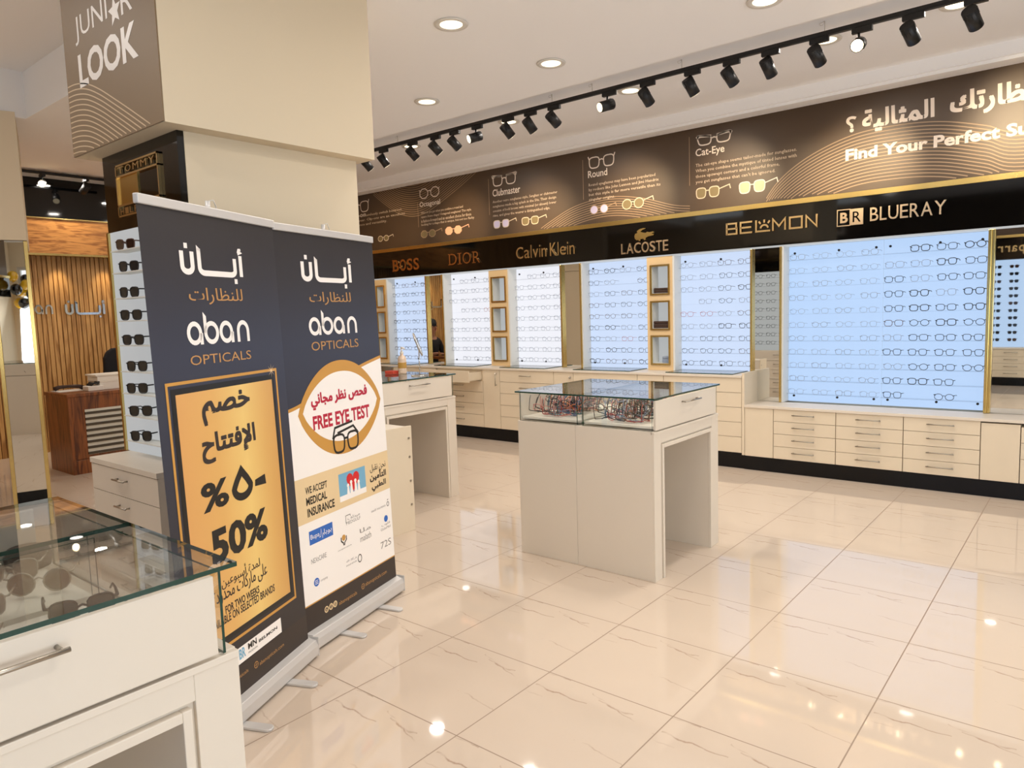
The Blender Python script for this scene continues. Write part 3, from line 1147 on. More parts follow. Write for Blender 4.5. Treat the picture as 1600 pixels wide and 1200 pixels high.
text_px(mb, arabic('المثالية'), PM, (1347, 208), (1460, 191), (1347, 172), strike=0.06, d=0.002)
mb.build('slogan', 'mural_text', t)
mb = MB()
text_px(mb, arabic('نظارتك'), PM, (1484, 184), (1616, 166), (1484, 143), strike=0.06, d=0.002)
mb.build('slogan', 'mural_text', t)

# ------------------------------------------------------------------ lit display panels with clear shelves
ORD = ['first', 'second', 'third', 'fourth', 'fifth', 'sixth', 'seventh', 'eighth', 'ninth', 'tenth', 'eleventh']
PITCH = 0.1295


def display_panel(x0, x1, z0, zs, glow, label, left_side=True, right=None):
    t = thing('eyewear_display', label, 'display panel', ((x0 + x1) / 2, YW, z0))
    mb = MB()
    mb.box(x0 + 0.004, x1, YW - 0.012, YW, z0, 2.15)
    mb.build('lit_panel', glow, t)
    if left_side:
        mb = MB()
        mb.box(x0 - 0.02, x0, YF + 0.004, YW, z0, 2.15)
        mb.build('side_board', 'white_side', t)
    if right:
        mb = MB()
        mb.box(x1, x1 + 0.02, YF + 0.004, YW, z0, 2.15)
        mb.build('side_board', 'white_side', t)
    for z in zs:
        mb = MB()
        mb.box(x0 + 0.012, x1 - 0.012, YW - 0.105, YW - 0.014, z - 0.0225, z - 0.0195)
        mb.build('shelf', 'clear_acrylic', t)
    w = x1 - x0
    for a in (0.07, 0.55, 0.93):
        for z in (z0 + 0.055, 2.085):
            mb = MB()
            mb.cyl((x0 + w * a, YW - 0.012, z), (x0 + w * a, YW - 0.022, z), 0.011, n=10)
            mb.build('screw', 'frame_black', t)
    return t


ROWS9 = [2.035 - PITCH * k for k in range(9)]
ROWS11 = [2.035 - PITCH * k for k in range(11)]
PANELS = [(-8.16, -7.35, 'lit_mid', 'lit panel of eyeglass frames farthest left, beside the tall banner'),
          (-7.00, -6.18, 'lit_white', 'whitest lit panel of eyeglass frames, right of the wood-reflecting mirror strip'),
          (-5.84, -5.04, 'lit_white', 'lit panel of frames between brass niches and the dark mirror strip'),
          (-4.73, -3.885, 'lit_mid', 'lit panel of frames left of the right-hand brass niche column'),
          (-3.557, -2.727, 'lit_mid', 'pale blue lit panel right of the right-hand brass niche column')]
for x0, x1, g, lb in PANELS:
    display_panel(x0, x1, 0.924, ROWS9, g, lb)
XB = (-2.408, -1.565, -0.752)
display_panel(XB[0], XB[1], 0.64, ROWS11, 'lit_deep', 'left half of the largest blue lit panel, above the low drawers')
display_panel(XB[1], XB[2], 0.64, ROWS11, 'lit_deep', 'right half of the largest blue lit panel, holding the darkest frames', left_side=False)

# one pair of spectacles of each sort, then copies
SHAPES = ['rect', 'way', 'round', 'way', 'rect', 'round']


def glasses_parts(kind, r, w=0.138, h=0.044):
    """front, temples, lenses of one pair; stands on z=0 facing -Y"""
    front, temples, lenses = MB(), [], []
    for sgn in (-1, 1):
        pts = lens_shape(kind, sgn * w * 0.26, h * 0.5, w * 0.2, h * 0.5, 14)
        front.tube([(a, 0.004 * abs(a) / w * 2, z) for a, z in pts], r, 5, True)
        le = MB()
        le.add([(a, 0.004 * abs(a) / w * 2, z) for a, z in pts], [tuple(range(len(pts)))])
        lenses.append(le)
        front.tube([(sgn * w * 0.44, 0.003, h * 0.78), (sgn * w * 0.5, 0.008, h * 0.8)], r * 1.3, 5)
        tm = MB()
        x = sgn * w * 0.5
        tm.tube([(x, 0.006, h * 0.8), (x * 1.02, 0.05, h * 0.78), (x * 1.0, 0.088, h * 0.70), (x * 0.98, 0.104, h * 0.42)], r * 0.95, 5)
        temples.append(tm)
    front.tube([(-w * 0.075, 0, h * 0.62), (0, -0.003, h * 0.74), (w * 0.075, 0, h * 0.62)], r, 5)
    return front, temples, lenses


def merged(parts):
    m = MB()
    for p in parts:
        m.add(p.v, p.f, 0, True)
    return m


MESH1 = {}
for si, sh in enumerate(('rect', 'way', 'round')):
    for mm, r in (('frame_black', 0.0020), ('frame_black', 0.0027), ('frame_grey', 0.0014), ('frame_brown', 0.0020), ('frame_red', 0.0018), ('frame_grey', 0.0019)):
        fr_, te, le = glasses_parts(sh, r, 0.15, 0.049)
        MESH1[(sh, mm, r)] = merged([fr_] + te).mesh('eyeglasses', [mm])


def hang_glasses(x, z, sh, mm, r, label, group, rz=0.0):
    o = bpy.data.objects.new('eyeglasses', MESH1[(sh, mm, r)])
    COL.objects.link(o)
    o.location = (x, YW - 0.10, z - 0.019 + r)
    o.rotation_euler = (0, 0, rz)
    return tag(o, label, 'eyeglasses', group)


CNAME = {'frame_black': 'black', 'frame_grey': 'thin grey', 'frame_brown': 'brown', 'frame_red': 'reddish'}
rnd = random.Random(11)
PHRASE = ['leftmost lit panel', 'second lit panel from left', 'third lit panel from left', 'fourth lit panel from left', 'fifth lit panel from left']
for pi, (x0, x1, g, lb) in enumerate(PANELS):
    for ri, z in enumerate(ROWS9):
        for ci in range(4):
            if pi == 1 and (ri, ci) in ((0, 0), (3, 0), (8, 0)) or pi == 2 and ri == 0 and ci == 0 or pi == 3 and (ri, ci) == (1, 2) or pi == 4 and (ri, ci) in ((3, 0),):
                continue
            faint = (pi in (1, 2)) or (pi == 4 and ci < 2 and ri < 6) or (ri + ci + pi) % 5 == 0
            mm, r = ('frame_grey', 0.0019) if faint else rnd.choice([('frame_black', 0.0020), ('frame_black', 0.0020), ('frame_black', 0.0027), ('frame_brown', 0.0020)])
            if (pi, ri, ci) in ((3, 6, 2), (4, 4, 0), (4, 4, 1), (1, 3, 3)):
                mm, r = 'frame_red', 0.0018
            x = x0 + 0.115 + ci * (x1 - x0 - 0.20) / 3 + rnd.uniform(-0.008, 0.008)
            hang_glasses(x, z, rnd.choice(SHAPES), mm, r, f'{CNAME[mm]} eyeglasses, {ORD[ri]} row down, {ORD[ci]} from left, on {PHRASE[pi]}', 'eyeglasses on the lit panels', rnd.uniform(-0.06, 0.06))
for ri, z in enumerate(ROWS11):
    for ci in range(4):
        x = XB[0] + 0.11 + ci * 0.212 + rnd.uniform(-0.008, 0.008)
        mm, r = ('frame_grey', 0.0014) if (ri + ci) % 3 else ('frame_grey', 0.0019)
        hang_glasses(x, z, rnd.choice(SHAPES), mm, r, f'thin grey eyeglasses, {ORD[ri]} row down, {ORD[ci]} from left, left half of largest lit panel', 'faint eyeglasses on the largest panel', rnd.uniform(-0.05, 0.05))

PROTO = {}
for sh in ('rect', 'way', 'round'):
    for mm, r in (('frame_black', 0.0026), ('frame_black', 0.0034), ('frame_grey', 0.0019), ('frame_brown', 0.0026)):
        fr_, te, le = glasses_parts(sh, r, 0.160, 0.054)
        PROTO[(sh, mm, r)] = (fr_.mesh('front_frame', [mm]), [q.mesh('temple', [mm]) for q in te], [q.mesh('lens', ['clear_acrylic']) for q in le])


def pair(key, loc, label, group, rz=0.0, rx=0.0):
    t = bpy.data.objects.new('eyeglasses', None)
    t.empty_display_size = 0.03
    COL.objects.link(t)
    t.location = loc
    t.rotation_euler = (rx, 0, rz)
    tag(t, label, 'eyeglasses', group)
    f_, te, le = PROTO[key]
    for nm, me in [('front_frame', f_)] + [('temple', q) for q in te] + [('lens', q) for q in le]:
        o = bpy.data.objects.new(nm, me)
        COL.objects.link(o)
        o.parent = t
    return t


for ri, z in enumerate(ROWS11):
    for ci in range(4):
        if (ri, ci) in ((0, 0), (9, 3), (10, 1), (10, 3)):
            continue
        x = XB[1] + 0.105 + ci * 0.205 + rnd.uniform(-0.006, 0.006)
        faint = (ri, ci) in ((1, 1), (2, 1), (3, 2), (1, 0), (6, 0), (8, 0))
        mm, r = ('frame_grey', 0.0019) if faint else rnd.choice([('frame_black', 0.0026), ('frame_black', 0.0026), ('frame_black', 0.0034)])
        if (ri, ci) == (5, 0):
            mm, r = 'frame_brown', 0.0026
        pair((rnd.choice(['way', 'way', 'rect', 'round']), mm, r), (x, YW - 0.10, z - 0.019 + r), f'{"faint grey" if faint else "brown" if mm == "frame_brown" else "dark"} eyeglasses, {ORD[ri]} row down, {ORD[ci]} from left, right half of largest lit panel', 'dark eyeglasses on the largest panel', rnd.uniform(-0.06, 0.06))

# glass plates lying on the tall counter below the panels
for k, (x0, x1, g, lb) in enumerate(PANELS):
    mb = MB()
    mb.box(x0 + 0.02, x1 - 0.08, 6.83, 7.22, 0.9225, 0.931, 0, 1)
    tag(mb.build('glass_plate', ['glass', 'glass_edge']), f'green-edged glass plate lying on the tall counter below the {PHRASE[k]}', 'glass plate', 'glass plates on the counter')

# niche columns with brass-framed boxes
NZ = [(1.74, 2.065), (1.36, 1.678), (0.98, 1.303)]
for k, (x0, x1, lb) in enumerate([(-8.45, -8.185, 'peach column of three brass-framed niches beside the tall banner'), (-6.18, -5.86, 'peach column of three brass-framed niches between the whitest lit panels'), (-3.885, -3.577, 'peach column of three brass-framed niches nearest the low counter')]):
    t = thing('niche_column', lb, 'display niche', ((x0 + x1) / 2, YF + 0.01, 0.922))
    mb = MB()
    ya, yb = YF + 0.008, YW
    c0, c1 = x0 + 0.04, x1 - 0.035
    mb.box(x0, c0, ya, yb, 0.923, 2.15)
    mb.box(c1, x1, ya, yb, 0.923, 2.15)
    zz = [2.15] + [v for a, b in NZ for v in (b, a)] + [0.923]
    for i in range(0, 8, 2):
        mb.box(c0, c1, ya, yb, zz[i + 1], zz[i])
    mb.build('column_panel', 'niche_panel', t)
    for a, b in NZ:
        mb = MB()
        f = 0.018
        mb.box(c0, c0 + f, ya - 0.012, yb - 0.02, a, b)
        mb.box(c1 - f, c1, ya - 0.012, yb - 0.02, a, b)
        mb.box(c0 + f, c1 - f, ya - 0.012, yb - 0.02, b - f, b)
        mb.box(c0 + f, c1 - f, ya - 0.012, yb - 0.02, a, a + f)
        fo = mb.build('niche_frame', 'gold', t)
        mb = MB()
        mb.box(c0 + f, c0 + f + 0.004, ya + 0.004, yb - 0.02, a + f, b - f)
        mb.box(c0 + f + 0.004, c1 - f, ya + 0.004, yb - 0.02, a + f, a + f + 0.003)
        mb.build('niche_lining', 'white_side', fo)
        mb = MB()
        mb.box(c0 + f, c1 - f, yb - 0.02, yb - 0.012, a + f, b - f)
        mb.build('niche_back', 'lit_soft', fo)
for x, z, s, m, lb in ((-3.73, 1.762, (0.17, 0.055), 'leather', 'flat brown case in the top niche of the right-hand niche column'), (-3.73, 1.382, (0.19, 0.075), 'leather', 'dark brown case in the middle niche of the right-hand niche column'), (-3.68, 1.002, (0.09, 0.07), 'frame_grey', 'small grey box in the bottom niche of the right-hand niche column')):
    mb = MB()
    mb.box(x - s[0] / 2, x + s[0] / 2, YF + 0.03, YF + 0.11, z, z + s[1] * 0.62)
    o = tag(mb.build('glasses_case', m, None, 0.006), lb, 'case')
    mb = MB()
    mb.box(x - s[0] / 2, x + s[0] / 2, YF + 0.03, YF + 0.11, z + s[1] * 0.64, z + s[1])
    mb.build('lid', m, o, 0.006)

# mirror strips with gold posts
for k, (x0, x1, z0, lb) in enumerate([(-7.35, -7.02, 0.923, 'narrow mirror strip showing the slatted wood wall, behind the counter bottle'), (-5.04, -4.75, 0.923, 'narrow dark mirror strip between the third and fourth lit panels'), (-2.727, -2.428, 0.640, 'gold-edged mirror strip left of the largest lit panel'), (-0.722, -0.40, 0.640, 'gold-edged mirror at the far right edge of the photo')]):
    t = thing('mirror_strip', lb, 'mirror', ((x0 + x1) / 2, 7.12, z0))
    mb = MB()
    mb.box(x0 + 0.012, x1 - 0.012, 7.125, 7.135, z0, 2.15)
    mb.build('mirror_pane', 'mirror', t)
    mb = MB()
    mb.box(x0, x1, 7.135, 7.36, z0, 2.15)
    mb.build('backing_board', 'white_side', t)
    for xa, xb in ((x0 - 0.006, x0 + 0.016), (x1 - 0.016, x1 + 0.006)):
        mb = MB()
        mb.box(xa, xb, 7.085, 7.135, z0, 2.15)
        mb.build('gold_post', 'gold', t, 0.002)
mb = MB()
mb.box(-0.752, -0.728, 7.07, YW, 0.64, 2.15)
tag(mb.build('gold_post', 'gold', None, 0.003), 'upright gold post closing the right end of the largest lit panel', 'post')
mb = MB()
mb.box(-0.385, 3.4, 7.14, 7.36, 0.64, 2.15)
mb.box(-10.4, -8.455, 7.14, 7.36, 0.3, 2.15)
struct('wall_back_facing', mb, 'laminate')

# ------------------------------------------------------------------ ceiling lights
DL = [(-3.354, 3.569, 3.48), (-3.324, 4.626, 3.48), (-4.691, 4.642, 3.48), (-1.703, 4.657, 3.48), (-6.25, 5.90, 3.55), (-4.79, 5.90, 3.55), (-3.36, 5.88, 3.55), (-1.68, 5.85, 3.55), (-0.83, 5.80, 3.55),
      (-10.0, 3.62, 3.48), (-1.7, 3.3, 3.48), (0.3, 4.6, 3.48), (-1.2, 1.2, 3.48), (-2.9, 0.4, 3.48), (-5.6, 0.6, 3.86), (-8.6, 1.2, 3.48), (-7.4, 4.6, 3.48), (0.6, 1.4, 3.48), (-9.0, 4.8, 3.48)]
DLW = ['nearest the big pillar top', 'in the middle of the ceiling, right of the pillar', 'beside the upper pillar box', 'at the top edge of the photo', 'behind the track, second lamp along', 'behind the track, left of the first lit lamp', 'behind the track beside the lamp facing the room', 'behind the track left of the brightest lamp', 'behind the track at top right', 'over the reception wall at left']
for k, (x, y, z) in enumerate(DL):
    if k < 10:
        t = thing('downlight', 'round recessed ceiling downlight ' + DLW[k], 'ceiling light', (x, y, z), group='recessed downlights')
        mb = MB()
        mb.lathe([(0.072, -0.001), (0.108, -0.001), (0.112, -0.006), (0.108, -0.011), (0.078, -0.010), (0.072, -0.004)], (x, y, z), 28)
        mb.build('rim', 'lamp_rim', t)
        mb = MB()
        mb.lathe([(0.001, -0.003), (0.074, -0.003), (0.074, -0.007), (0.001, -0.007)], (x, y, z), 28)
        mb.build('diffuser', 'down_glow', t)
    area('downlight_beam', (x, y, z - 0.02), 0.15, DOWN_W, WARM, (x, y, 0), spread=170)

TY, TZ = 5.47, 3.462
t = thing('lighting_track', 'long black lighting track hung below the ceiling along the mural', 'track', (-3.4, TY, TZ))
mb = MB()
mb.box(-6.70, 0.6, TY - 0.018, TY + 0.018, TZ - 0.016, TZ + 0.016)
mb.build('rail', 'black_metal', t, 0.003)
for px in (622, 870, 931, 1070, 1293):
    ray = PM.at(px, 200)
    x = {622: -6.0, 870: -3.93, 931: -3.50, 1070: -2.66, 1293: -1.58}[px]
    mb = MB()
    mb.tube([(x, TY, TZ + 0.014), (x, TY, 3.55)], 0.0018, 5)
    mb.tube([(x, TY, 3.545)] + [(x - 0.02 - 0.016 * math.cos(a * PI / 5), TY, 3.54 - 0.016 * math.sin(a * PI / 5)) for a in range(10)], 0.0012, 4)
    mb.build('suspension_wire', 'steel', t)
HEADS = [(-6.523, 0), (-6.238, 0), (-5.771, 0), (-5.424, 0), (-5.149, 0), (-4.843, 1), (-4.45, 0), (-4.18, 0), (-3.909, 0), (-3.33, 1), (-2.964, 0), (-2.57, 0), (-2.252, 0), (-1.957, 0), (-1.616, 0), (-1.338, 2), (-1.03, 0), (-0.685, 0)]
hr = random.Random(3)


def track_head(x, y, z, d, lit, label):
    """adapter clipped under the rail, stem, can; d is the aim"""
    d = Vector(d).normalized()
    t = thing('track_spotlight', label, 'spotlight', (x, y, z), group='track spotlights')
    mb = MB()
    mb.box(x - 0.065, x + 0.065, y - 0.017, y + 0.017, z - 0.052, z - 0.0165)
    mb.build('adapter', 'black_metal', t, 0.003)
    mb = MB()
    mb.cyl((x - 0.02, y, z - 0.05), (x - 0.02, y, z - 0.105), 0.008, n=10)
    mb.build('stem', 'black_metal', t)
    c = Vector((x - 0.02, y, z - 0.125))
    mb = MB()
    mb.cyl(c - d * 0.055, c + d * 0.080, 0.044, n=22)
    for k in range(11):
        a = 2 * PI * k / 11
        e1 = d.cross(Vector((0, 0, 1))).normalized()
        e2 = d.cross(e1)
        q = (e1 * math.cos(a) + e2 * math.sin(a)) * 0.0445
        mb.tube([c + q - d * 0.05, c + q + d * 0.0], 0.0022, 4)
    can = mb.build('lamp_can', 'black_metal', t)
    mb = MB()
    mb.cyl(c + d * 0.0805, c + d * 0.0825, 0.038, n=22)
    mb.build('lens', 'lens_glow' if lit == 2 else 'down_glow', can)
    return c + d * 0.09, d


WL = {0: 'half hidden under the upper pillar box, leftmost of the long track'}
for k, (x, lit) in enumerate(HEADS):
    if lit:
        d = (-0.42, -0.82, -0.30) if lit == 1 else (0.10, -0.90, -0.36)
        lb = ['', 'black track spotlight turned to the room, ' + ('left of the two with glowing white faces' if k == 5 else 'right of the two with glowing white faces'), 'brightest glaring track spotlight, third lamp from the right end'][lit]
    else:
        d = (0.17 + hr.uniform(-0.1, 0.06), 0.70 + hr.uniform(-0.15, 0.1), -0.66 + hr.uniform(-0.1, 0.1))
        lb = f'black track spotlight aimed at the mural, {ORD[k] if k < 11 else ["", "seventh", "sixth", "fifth", "fourth", "", "second", "last"][k - 10]} from the {"left" if k < 11 else "right"} end'
        if k == 17:
            lb = 'black track spotlight aimed at the mural at the right end, top right corner'
    p, d = track_head(x, TY, TZ, d, lit, lb)
    if lit == 0:
        w = 1.0
        aim = {0: -8.0, 1: -6.6, 4: -5.3, 8: -4.05, 10: -2.95, 14: -1.75, 17: -0.55}
        bright = k in aim
        spot('track_beam', p, (aim.get(k, x + 0.3), YM, 2.68 + hr.uniform(-0.1, 0.12) + (0.25 if k == 17 else 0)), SPOT_W * (1.7 if k == 17 else 1.5 if bright else 0.3), (1.0, 0.78, 0.48), 40, 1.0)
spot('track_beam', (-1.32, TY - 0.1, 3.32), (-0.6, 3.2, 0), SPOT_W * 0.8, (1.0, 0.8, 0.55), 50, 1.0)

# the short track over the reception end
mb = MB()
mb.box(-9.93, -9.89, 3.0, 4.3, 3.434, 3.466)
t = tag(mb.build('lighting_track', 'black_metal', None, 0.003), 'short black lighting track over the reception desk', 'track')
p, d = track_head(-9.90, 3.30, 3.45, (0.90, -0.34, -0.22), 2, 'glaring track spotlight at far left above the wood header')
p, d = track_head(-9.90, 3.78, 3.45, (-0.75, -0.25, -0.62), 0, 'dark track spotlight over reception, right of the glaring one')

# ------------------------------------------------------------------ counters with glass-topped cases


def pedestal(X0, Y0, label, trays, w=1.0, dp=0.89):
    X1, Y1 = X0 + w, Y0 + dp
    t = thing('display_counter', label, 'display counter', ((X0 + X1) / 2, (Y0 + Y1) / 2, 0))
    xm = (X0 + X1) / 2
    # front skirt of two boards
    for a, b in ((X0, X0 + 0.455), (X0 + 0.457, X1 - 0.012)):
        mb = MB()
        mb.box(a, b, Y0, Y0 + 0.018, 0, 0.89)
        mb.build('front_board', 'laminate_white', t, 0.0015)
    mb = MB()
    mb.box(X0, X1 - 0.012, Y0 + 0.018, Y0 + 0.11, 0, 0.89)
    mb.box(X0, X1 - 0.012, Y0 + 0.76, Y0 + 0.89, 0, 0.89)
    mb.box(X0, X0 + 0.25, Y0 + 0.11, Y0 + 0.76, 0, 0.89)
    mb.box(X0 + 0.25, X1 - 0.012, Y0 + 0.11, Y0 + 0.76, 0.79, 0.89)
    mb.build('body', 'laminate_white', t)
    # side face: outer stile, raised moulding round the kneehole
    mb = MB()
    mb.box(X1 - 0.012, X1, Y0, Y0 + 0.085, 0, 0.872)
    mb.box(X1 - 0.012, X1, Y0 + 0.79, Y0 + 0.89, 0, 0.872)
    mb.box(X1 - 0.012, X1, Y0 + 0.085, Y0 + 0.79, 0.815, 0.872)
    mb.box(X1 - 0.02, X1 + 0.004, Y0, Y0 + 0.89, 0.872, 0.888)
    mb.build('side_frame', 'laminate_white', t, 0.0015)
    mb = MB()
    mb.box(X1 - 0.012, X1 + 0.007, Y0 + 0.093, Y0 + 0.113, 0, 0.805)
    mb.box(X1 - 0.012, X1 + 0.007, Y0 + 0.758, Y0 + 0.778, 0, 0.805)
    mb.box(X1 - 0.012, X1 + 0.007, Y0 + 0.113, Y0 + 0.758, 0.783, 0.805)
    mb.build('kneehole_moulding', 'laminate_white', t, 0.002)
    # drawer that carries the right case
    mb = MB()
    mb.box(X1 - 0.012, X1 + 0.004, Y0 + 0.018, Y0 + 0.845, 0.896, 1.066)
    d = mb.build('drawer', 'laminate_white', t, 0.002)
    handle('handle', (X1 + 0.004, Y0 + 0.34, 1.028), (X1 + 0.004, Y0 + 0.56, 1.028), (0.03, 0, 0), d)
    mb = MB()
    mb.box(X0, X0 + 0.016, Y0 + 0.018, Y0 + 0.82, 0.896, 1.066)
    mb.build('drawer', 'laminate_white', t, 0.002)
    mb = MB()
    mb.box(X0 + 0.018, X1 + 0.002, Y0 + 0.856, Y0 + 0.862, 0.892, 1.073, 0, 1)
    mb.build('rear_pane', ['glass', 'glass_edge'], t)
    # glass: front panes, cross walls, top in two leaves
    for a, b in ((X0 + 0.018, xm - 0.032), (xm + 0.006, X1 - 0.014)):
        mb = MB()
        mb.box(a, b, Y0 + 0.004, Y0 + 0.010, 0.892, 1.073, 0, 1)
        mb.build('front_pane', ['glass', 'glass_edge'], t)
        mb = MB()
        mb.box(a, b, Y0 + 0.03, Y0 + 0.80, 0.902, 0.916)
        mb.build('tray', 'tray', t)
    for a in (xm - 0.038, xm + 0.006):
        mb = MB()
        mb.box(a, a + 0.006, Y0 + 0.012, Y0 + 0.80, 0.892, 1.073, 0, 1)
        mb.build('partition_pane', ['glass', 'glass_edge'], t)
    for a, b in ((X0 - 0.012, xm - 0.016), (xm - 0.015, X1 + 0.012)):
        mb = MB()
        mb.box(a, b, Y0 - 0.01, Y1 + 0.005, 1.075, 1.085, 0, 1)
        mb.build('glass_top', ['glass', 'glass_edge'], t)
    return t


pedestal(-2.97, 3.655, 'beige counter standing alone mid-floor with glass cases of tangled frames', None)
pedestal(-5.395, 3.655, 'beige glass-topped counter holding a pump bottle, half hidden by the banners', None)
pedestal(-2.43, -0.12, 'white glass-topped counter of sunglasses cut off at the bottom left corner', None)

HEAPM = ['frame_black', 'frame_brown', 'frame_red', 'frame_teal', 'frame_pink', 'frame_blue', 'frame_orange', 'frame_grey']
heap = MB()
# tangled small frames in the two cases of the central counter
TANG = {}
for mm in ('frame_black', 'frame_brown', 'frame_red', 'frame_teal', 'frame_pink', 'frame_blue', 'frame_orange', 'frame_grey'):
    for sh in ('rect', 'way', 'round'):
        fr_, te, le = glasses_parts(sh, 0.0027, 0.125, 0.042)
        TANG[(mm, sh)] = merged([fr_] + te).mesh('eyeglasses', [mm])
CN = {'frame_black': 'black', 'frame_brown': 'brown', 'frame_red': 'red', 'frame_teal': 'teal', 'frame_pink': 'pink', 'frame_blue': 'blue', 'frame_orange': 'orange', 'frame_grey': 'grey'}
for case, (xa, xb, cols, wrd) in enumerate([(-2.875, -2.585, ['frame_black', 'frame_pink', 'frame_black', 'frame_red', 'frame_grey', 'frame_teal', 'frame_black', 'frame_pink', 'frame_blue', 'frame_orange', 'frame_black', 'frame_brown', 'frame_pink'], 'left'), (-2.385, -2.075, ['frame_black', 'frame_black', 'frame_grey', 'frame_black', 'frame_pink', 'frame_brown', 'frame_black', 'frame_grey', 'frame_red'], 'right')]):
    for k in range(60):
        mm = cols[k % len(cols)]
        row = k // 10
        x = xa + (xb - xa) * ((k % 10) + 0.5) / 10 + rnd.uniform(-0.02, 0.02)
        y = 3.745 + 0.075 * row + rnd.uniform(-0.02, 0.02)
        up = k % 5 in (0, 2, 3)
        if up:
            z = 0.920 + rnd.uniform(0.0, 0.022)
            rot = (rnd.uniform(1.2, 1.62), rnd.uniform(-0.25, 0.25), rnd.uniform(-0.5, 0.5))
        else:
            z = 0.922 + rnd.choice([0.0, 0.03, 0.06, 0.085]) * (1 if row else 0.8)
            rot = (rnd.uniform(-0.25, 0.45), rnd.uniform(-0.3, 0.3), rnd.uniform(-0.5, 0.5))
        me = TANG[(mm, rnd.choice(['rect', 'way', 'round']))]
        loc = (x, y + (0.02 if up else 0.0), z + 0.004)
        if k >= 20:
            # what lies deeper in the heap is one mass of frames
            tm_ = Matrix.Translation(loc) @ Euler(rot).to_matrix().to_4x4()
            heap.add([tuple(tm_ @ v.co) for v in me.vertices], [tuple(q.vertices) for q in me.polygons], HEAPM.index(mm), True)
            continue
        o = bpy.data.objects.new('eyeglasses', me)
        COL.objects.link(o)
        o.location = loc
        o.rotation_euler = rot
        tag(o, f'{CN[mm]} eyeglasses tangled in the heap inside the {wrd} glass case of the central counter', 'eyeglasses', f'{CN[mm]} frames heaped in the {wrd} case')

tag(heap.build('eyeglasses_heap', HEAPM), 'colourful frames heaped deep inside the glass cases of the central counter', 'eyeglasses', kind='stuff')

# sunglasses lying in the near counter's trays
SG = {}


def sunglasses_meshes(kind, mf, ml, w=0.146, h=0.052, r=0.003, tl=0.13):
    f_, te, le = glasses_parts(kind, r, w, h)
    te = []
    for sgn in (-1, 1):
        tm = MB()
        x = sgn * w * 0.5
        tm.tube([(x, 0.006, h * 0.8), (x * 1.02, tl * 0.45, h * 0.8), (x * 1.0, tl * 0.8, h * 0.74), (x * 0.96, tl, h * 0.4)], [r * 1.3, r * 1.1, r, r], 6)
        te.append(tm)
    return f_.mesh('front_frame', [mf]), [q.mesh('temple', [mf]) for q in te], [q.mesh('lens', [ml]) for q in le]


SG['taupe'] = sunglasses_meshes('round', 'steel', 'lens_taupe', 0.15, 0.058, 0.0022)
SG['brown'] = sunglasses_meshes('way', 'frame_brown', 'lens_brown')
SG['black'] = sunglasses_meshes('way', 'frame_black', 'lens_dark')
SG['tan'] = sunglasses_meshes('way', 'steel', 'lens_taupe', 0.15, 0.055, 0.0022)


def sun_pair(kind, loc, label, group, rot=(0, 0, 0)):
    t = bpy.data.objects.new('sunglasses', None)
    t.empty_display_size = 0.03
    COL.objects.link(t)
    t.location = loc
    t.rotation_euler = rot
    tag(t, label, 'sunglasses', group)
    f_, te, le = SG[kind]
    for nm, me in [('front_frame', f_)] + [('temple', q) for q in te] + [('lens', q) for q in le]:
        o = bpy.data.objects.new(nm, me)
        COL.objects.link(o)
        o.parent = t
    return t


near = [('taupe', -2.08, 0.60, 0.5, 'large taupe-lensed sunglasses in the centre of the near counter tray'),
        ('tan', -2.02, 0.44, 0.55, 'thin metal sunglasses with taupe lenses just in front of the largest pair'),
        ('tan', -2.25, 0.58, 0.5, 'taupe sunglasses behind the largest pair in the near counter'),
        ('brown', -2.34, 0.44, 0.45, 'brown sunglasses at the back left of the near counter tray'),
        ('taupe', -2.12, 0.26, 0.5, 'taupe sunglasses cut off by the left edge of the photo'),
        ('black', -1.80, 0.60, 0.7, 'small dark sunglasses in the right case near the banner'),
        ('black', -1.62, 0.60, 0.6, 'dark sunglasses nearest the green glass corner of the near counter'),
        ('tan', -1.76, 0.34, 0.55, 'dark taupe sunglasses close behind the drawer front of the near counter'),
        ('taupe', -1.60, 0.16, 0.5, 'sunglasses at the lower left behind the drawer front'),
        ('brown', -1.84, 0.10, 0.5, 'brown sunglasses low at the left edge of the near counter')]
for k, x, y, a, lb in near:
    sun_pair(k, (x, y, 0.921), lb, 'sunglasses in the near counter', (0.0, 0.0, a + 0.6))
mb = MB()
mb.lathe([(0.0, 0.0), (0.055, 0.0), (0.06, 0.03), (0.05, 0.055), (0.0, 0.06)], (-2.36, 0.66, 0.917), 20)
tag(mb.build('glasses_case', 'leather'), 'dark rounded case in the back left corner of the near counter', 'case')

# things on the second counter
t = thing('pump_bottle', 'pale pump bottle with a gold label on the half-hidden glass counter', 'bottle', (-4.86, 4.36, 1.086))
mb = MB()
mb.lathe([(0.036, 0), (0.038, 0.01), (0.038, 0.13), (0.030, 0.155), (0.014, 0.165), (0.014, 0.178)], (-4.86, 4.36, 1.086), 20)
mb.build('bottle_body', 'bottle', t)
mb = MB()
mb.lathe([(0.0386, 0.05), (0.0388, 0.052), (0.0388, 0.10), (0.0386, 0.102)], (-4.86, 4.36, 1.086), 20)
mb.build('bottle_label', 'bottle_label', t)
mb = MB()
mb.cyl((-4.86, 4.36, 1.263), (-4.86, 4.36, 1.285), 0.016, n=14)
mb.cyl((-4.86, 4.36, 1.285), (-4.86, 4.36, 1.315), 0.006, n=10)
mb.tube([(-4.87, 4.36, 1.318), (-4.82, 4.345, 1.318), (-4.80, 4.34, 1.308)], 0.007, 8)
mb.build('pump_head', 'paper', t)
t = thing('small_box', 'small red and clear box beside the pump bottle', 'box', (-4.97, 4.33, 1.086))
mb = MB()
mb.box(-5.02, -4.91, 4.29, 4.37, 1.086, 1.112)
mb.build('red_base', 'red_box', t, 0.003)
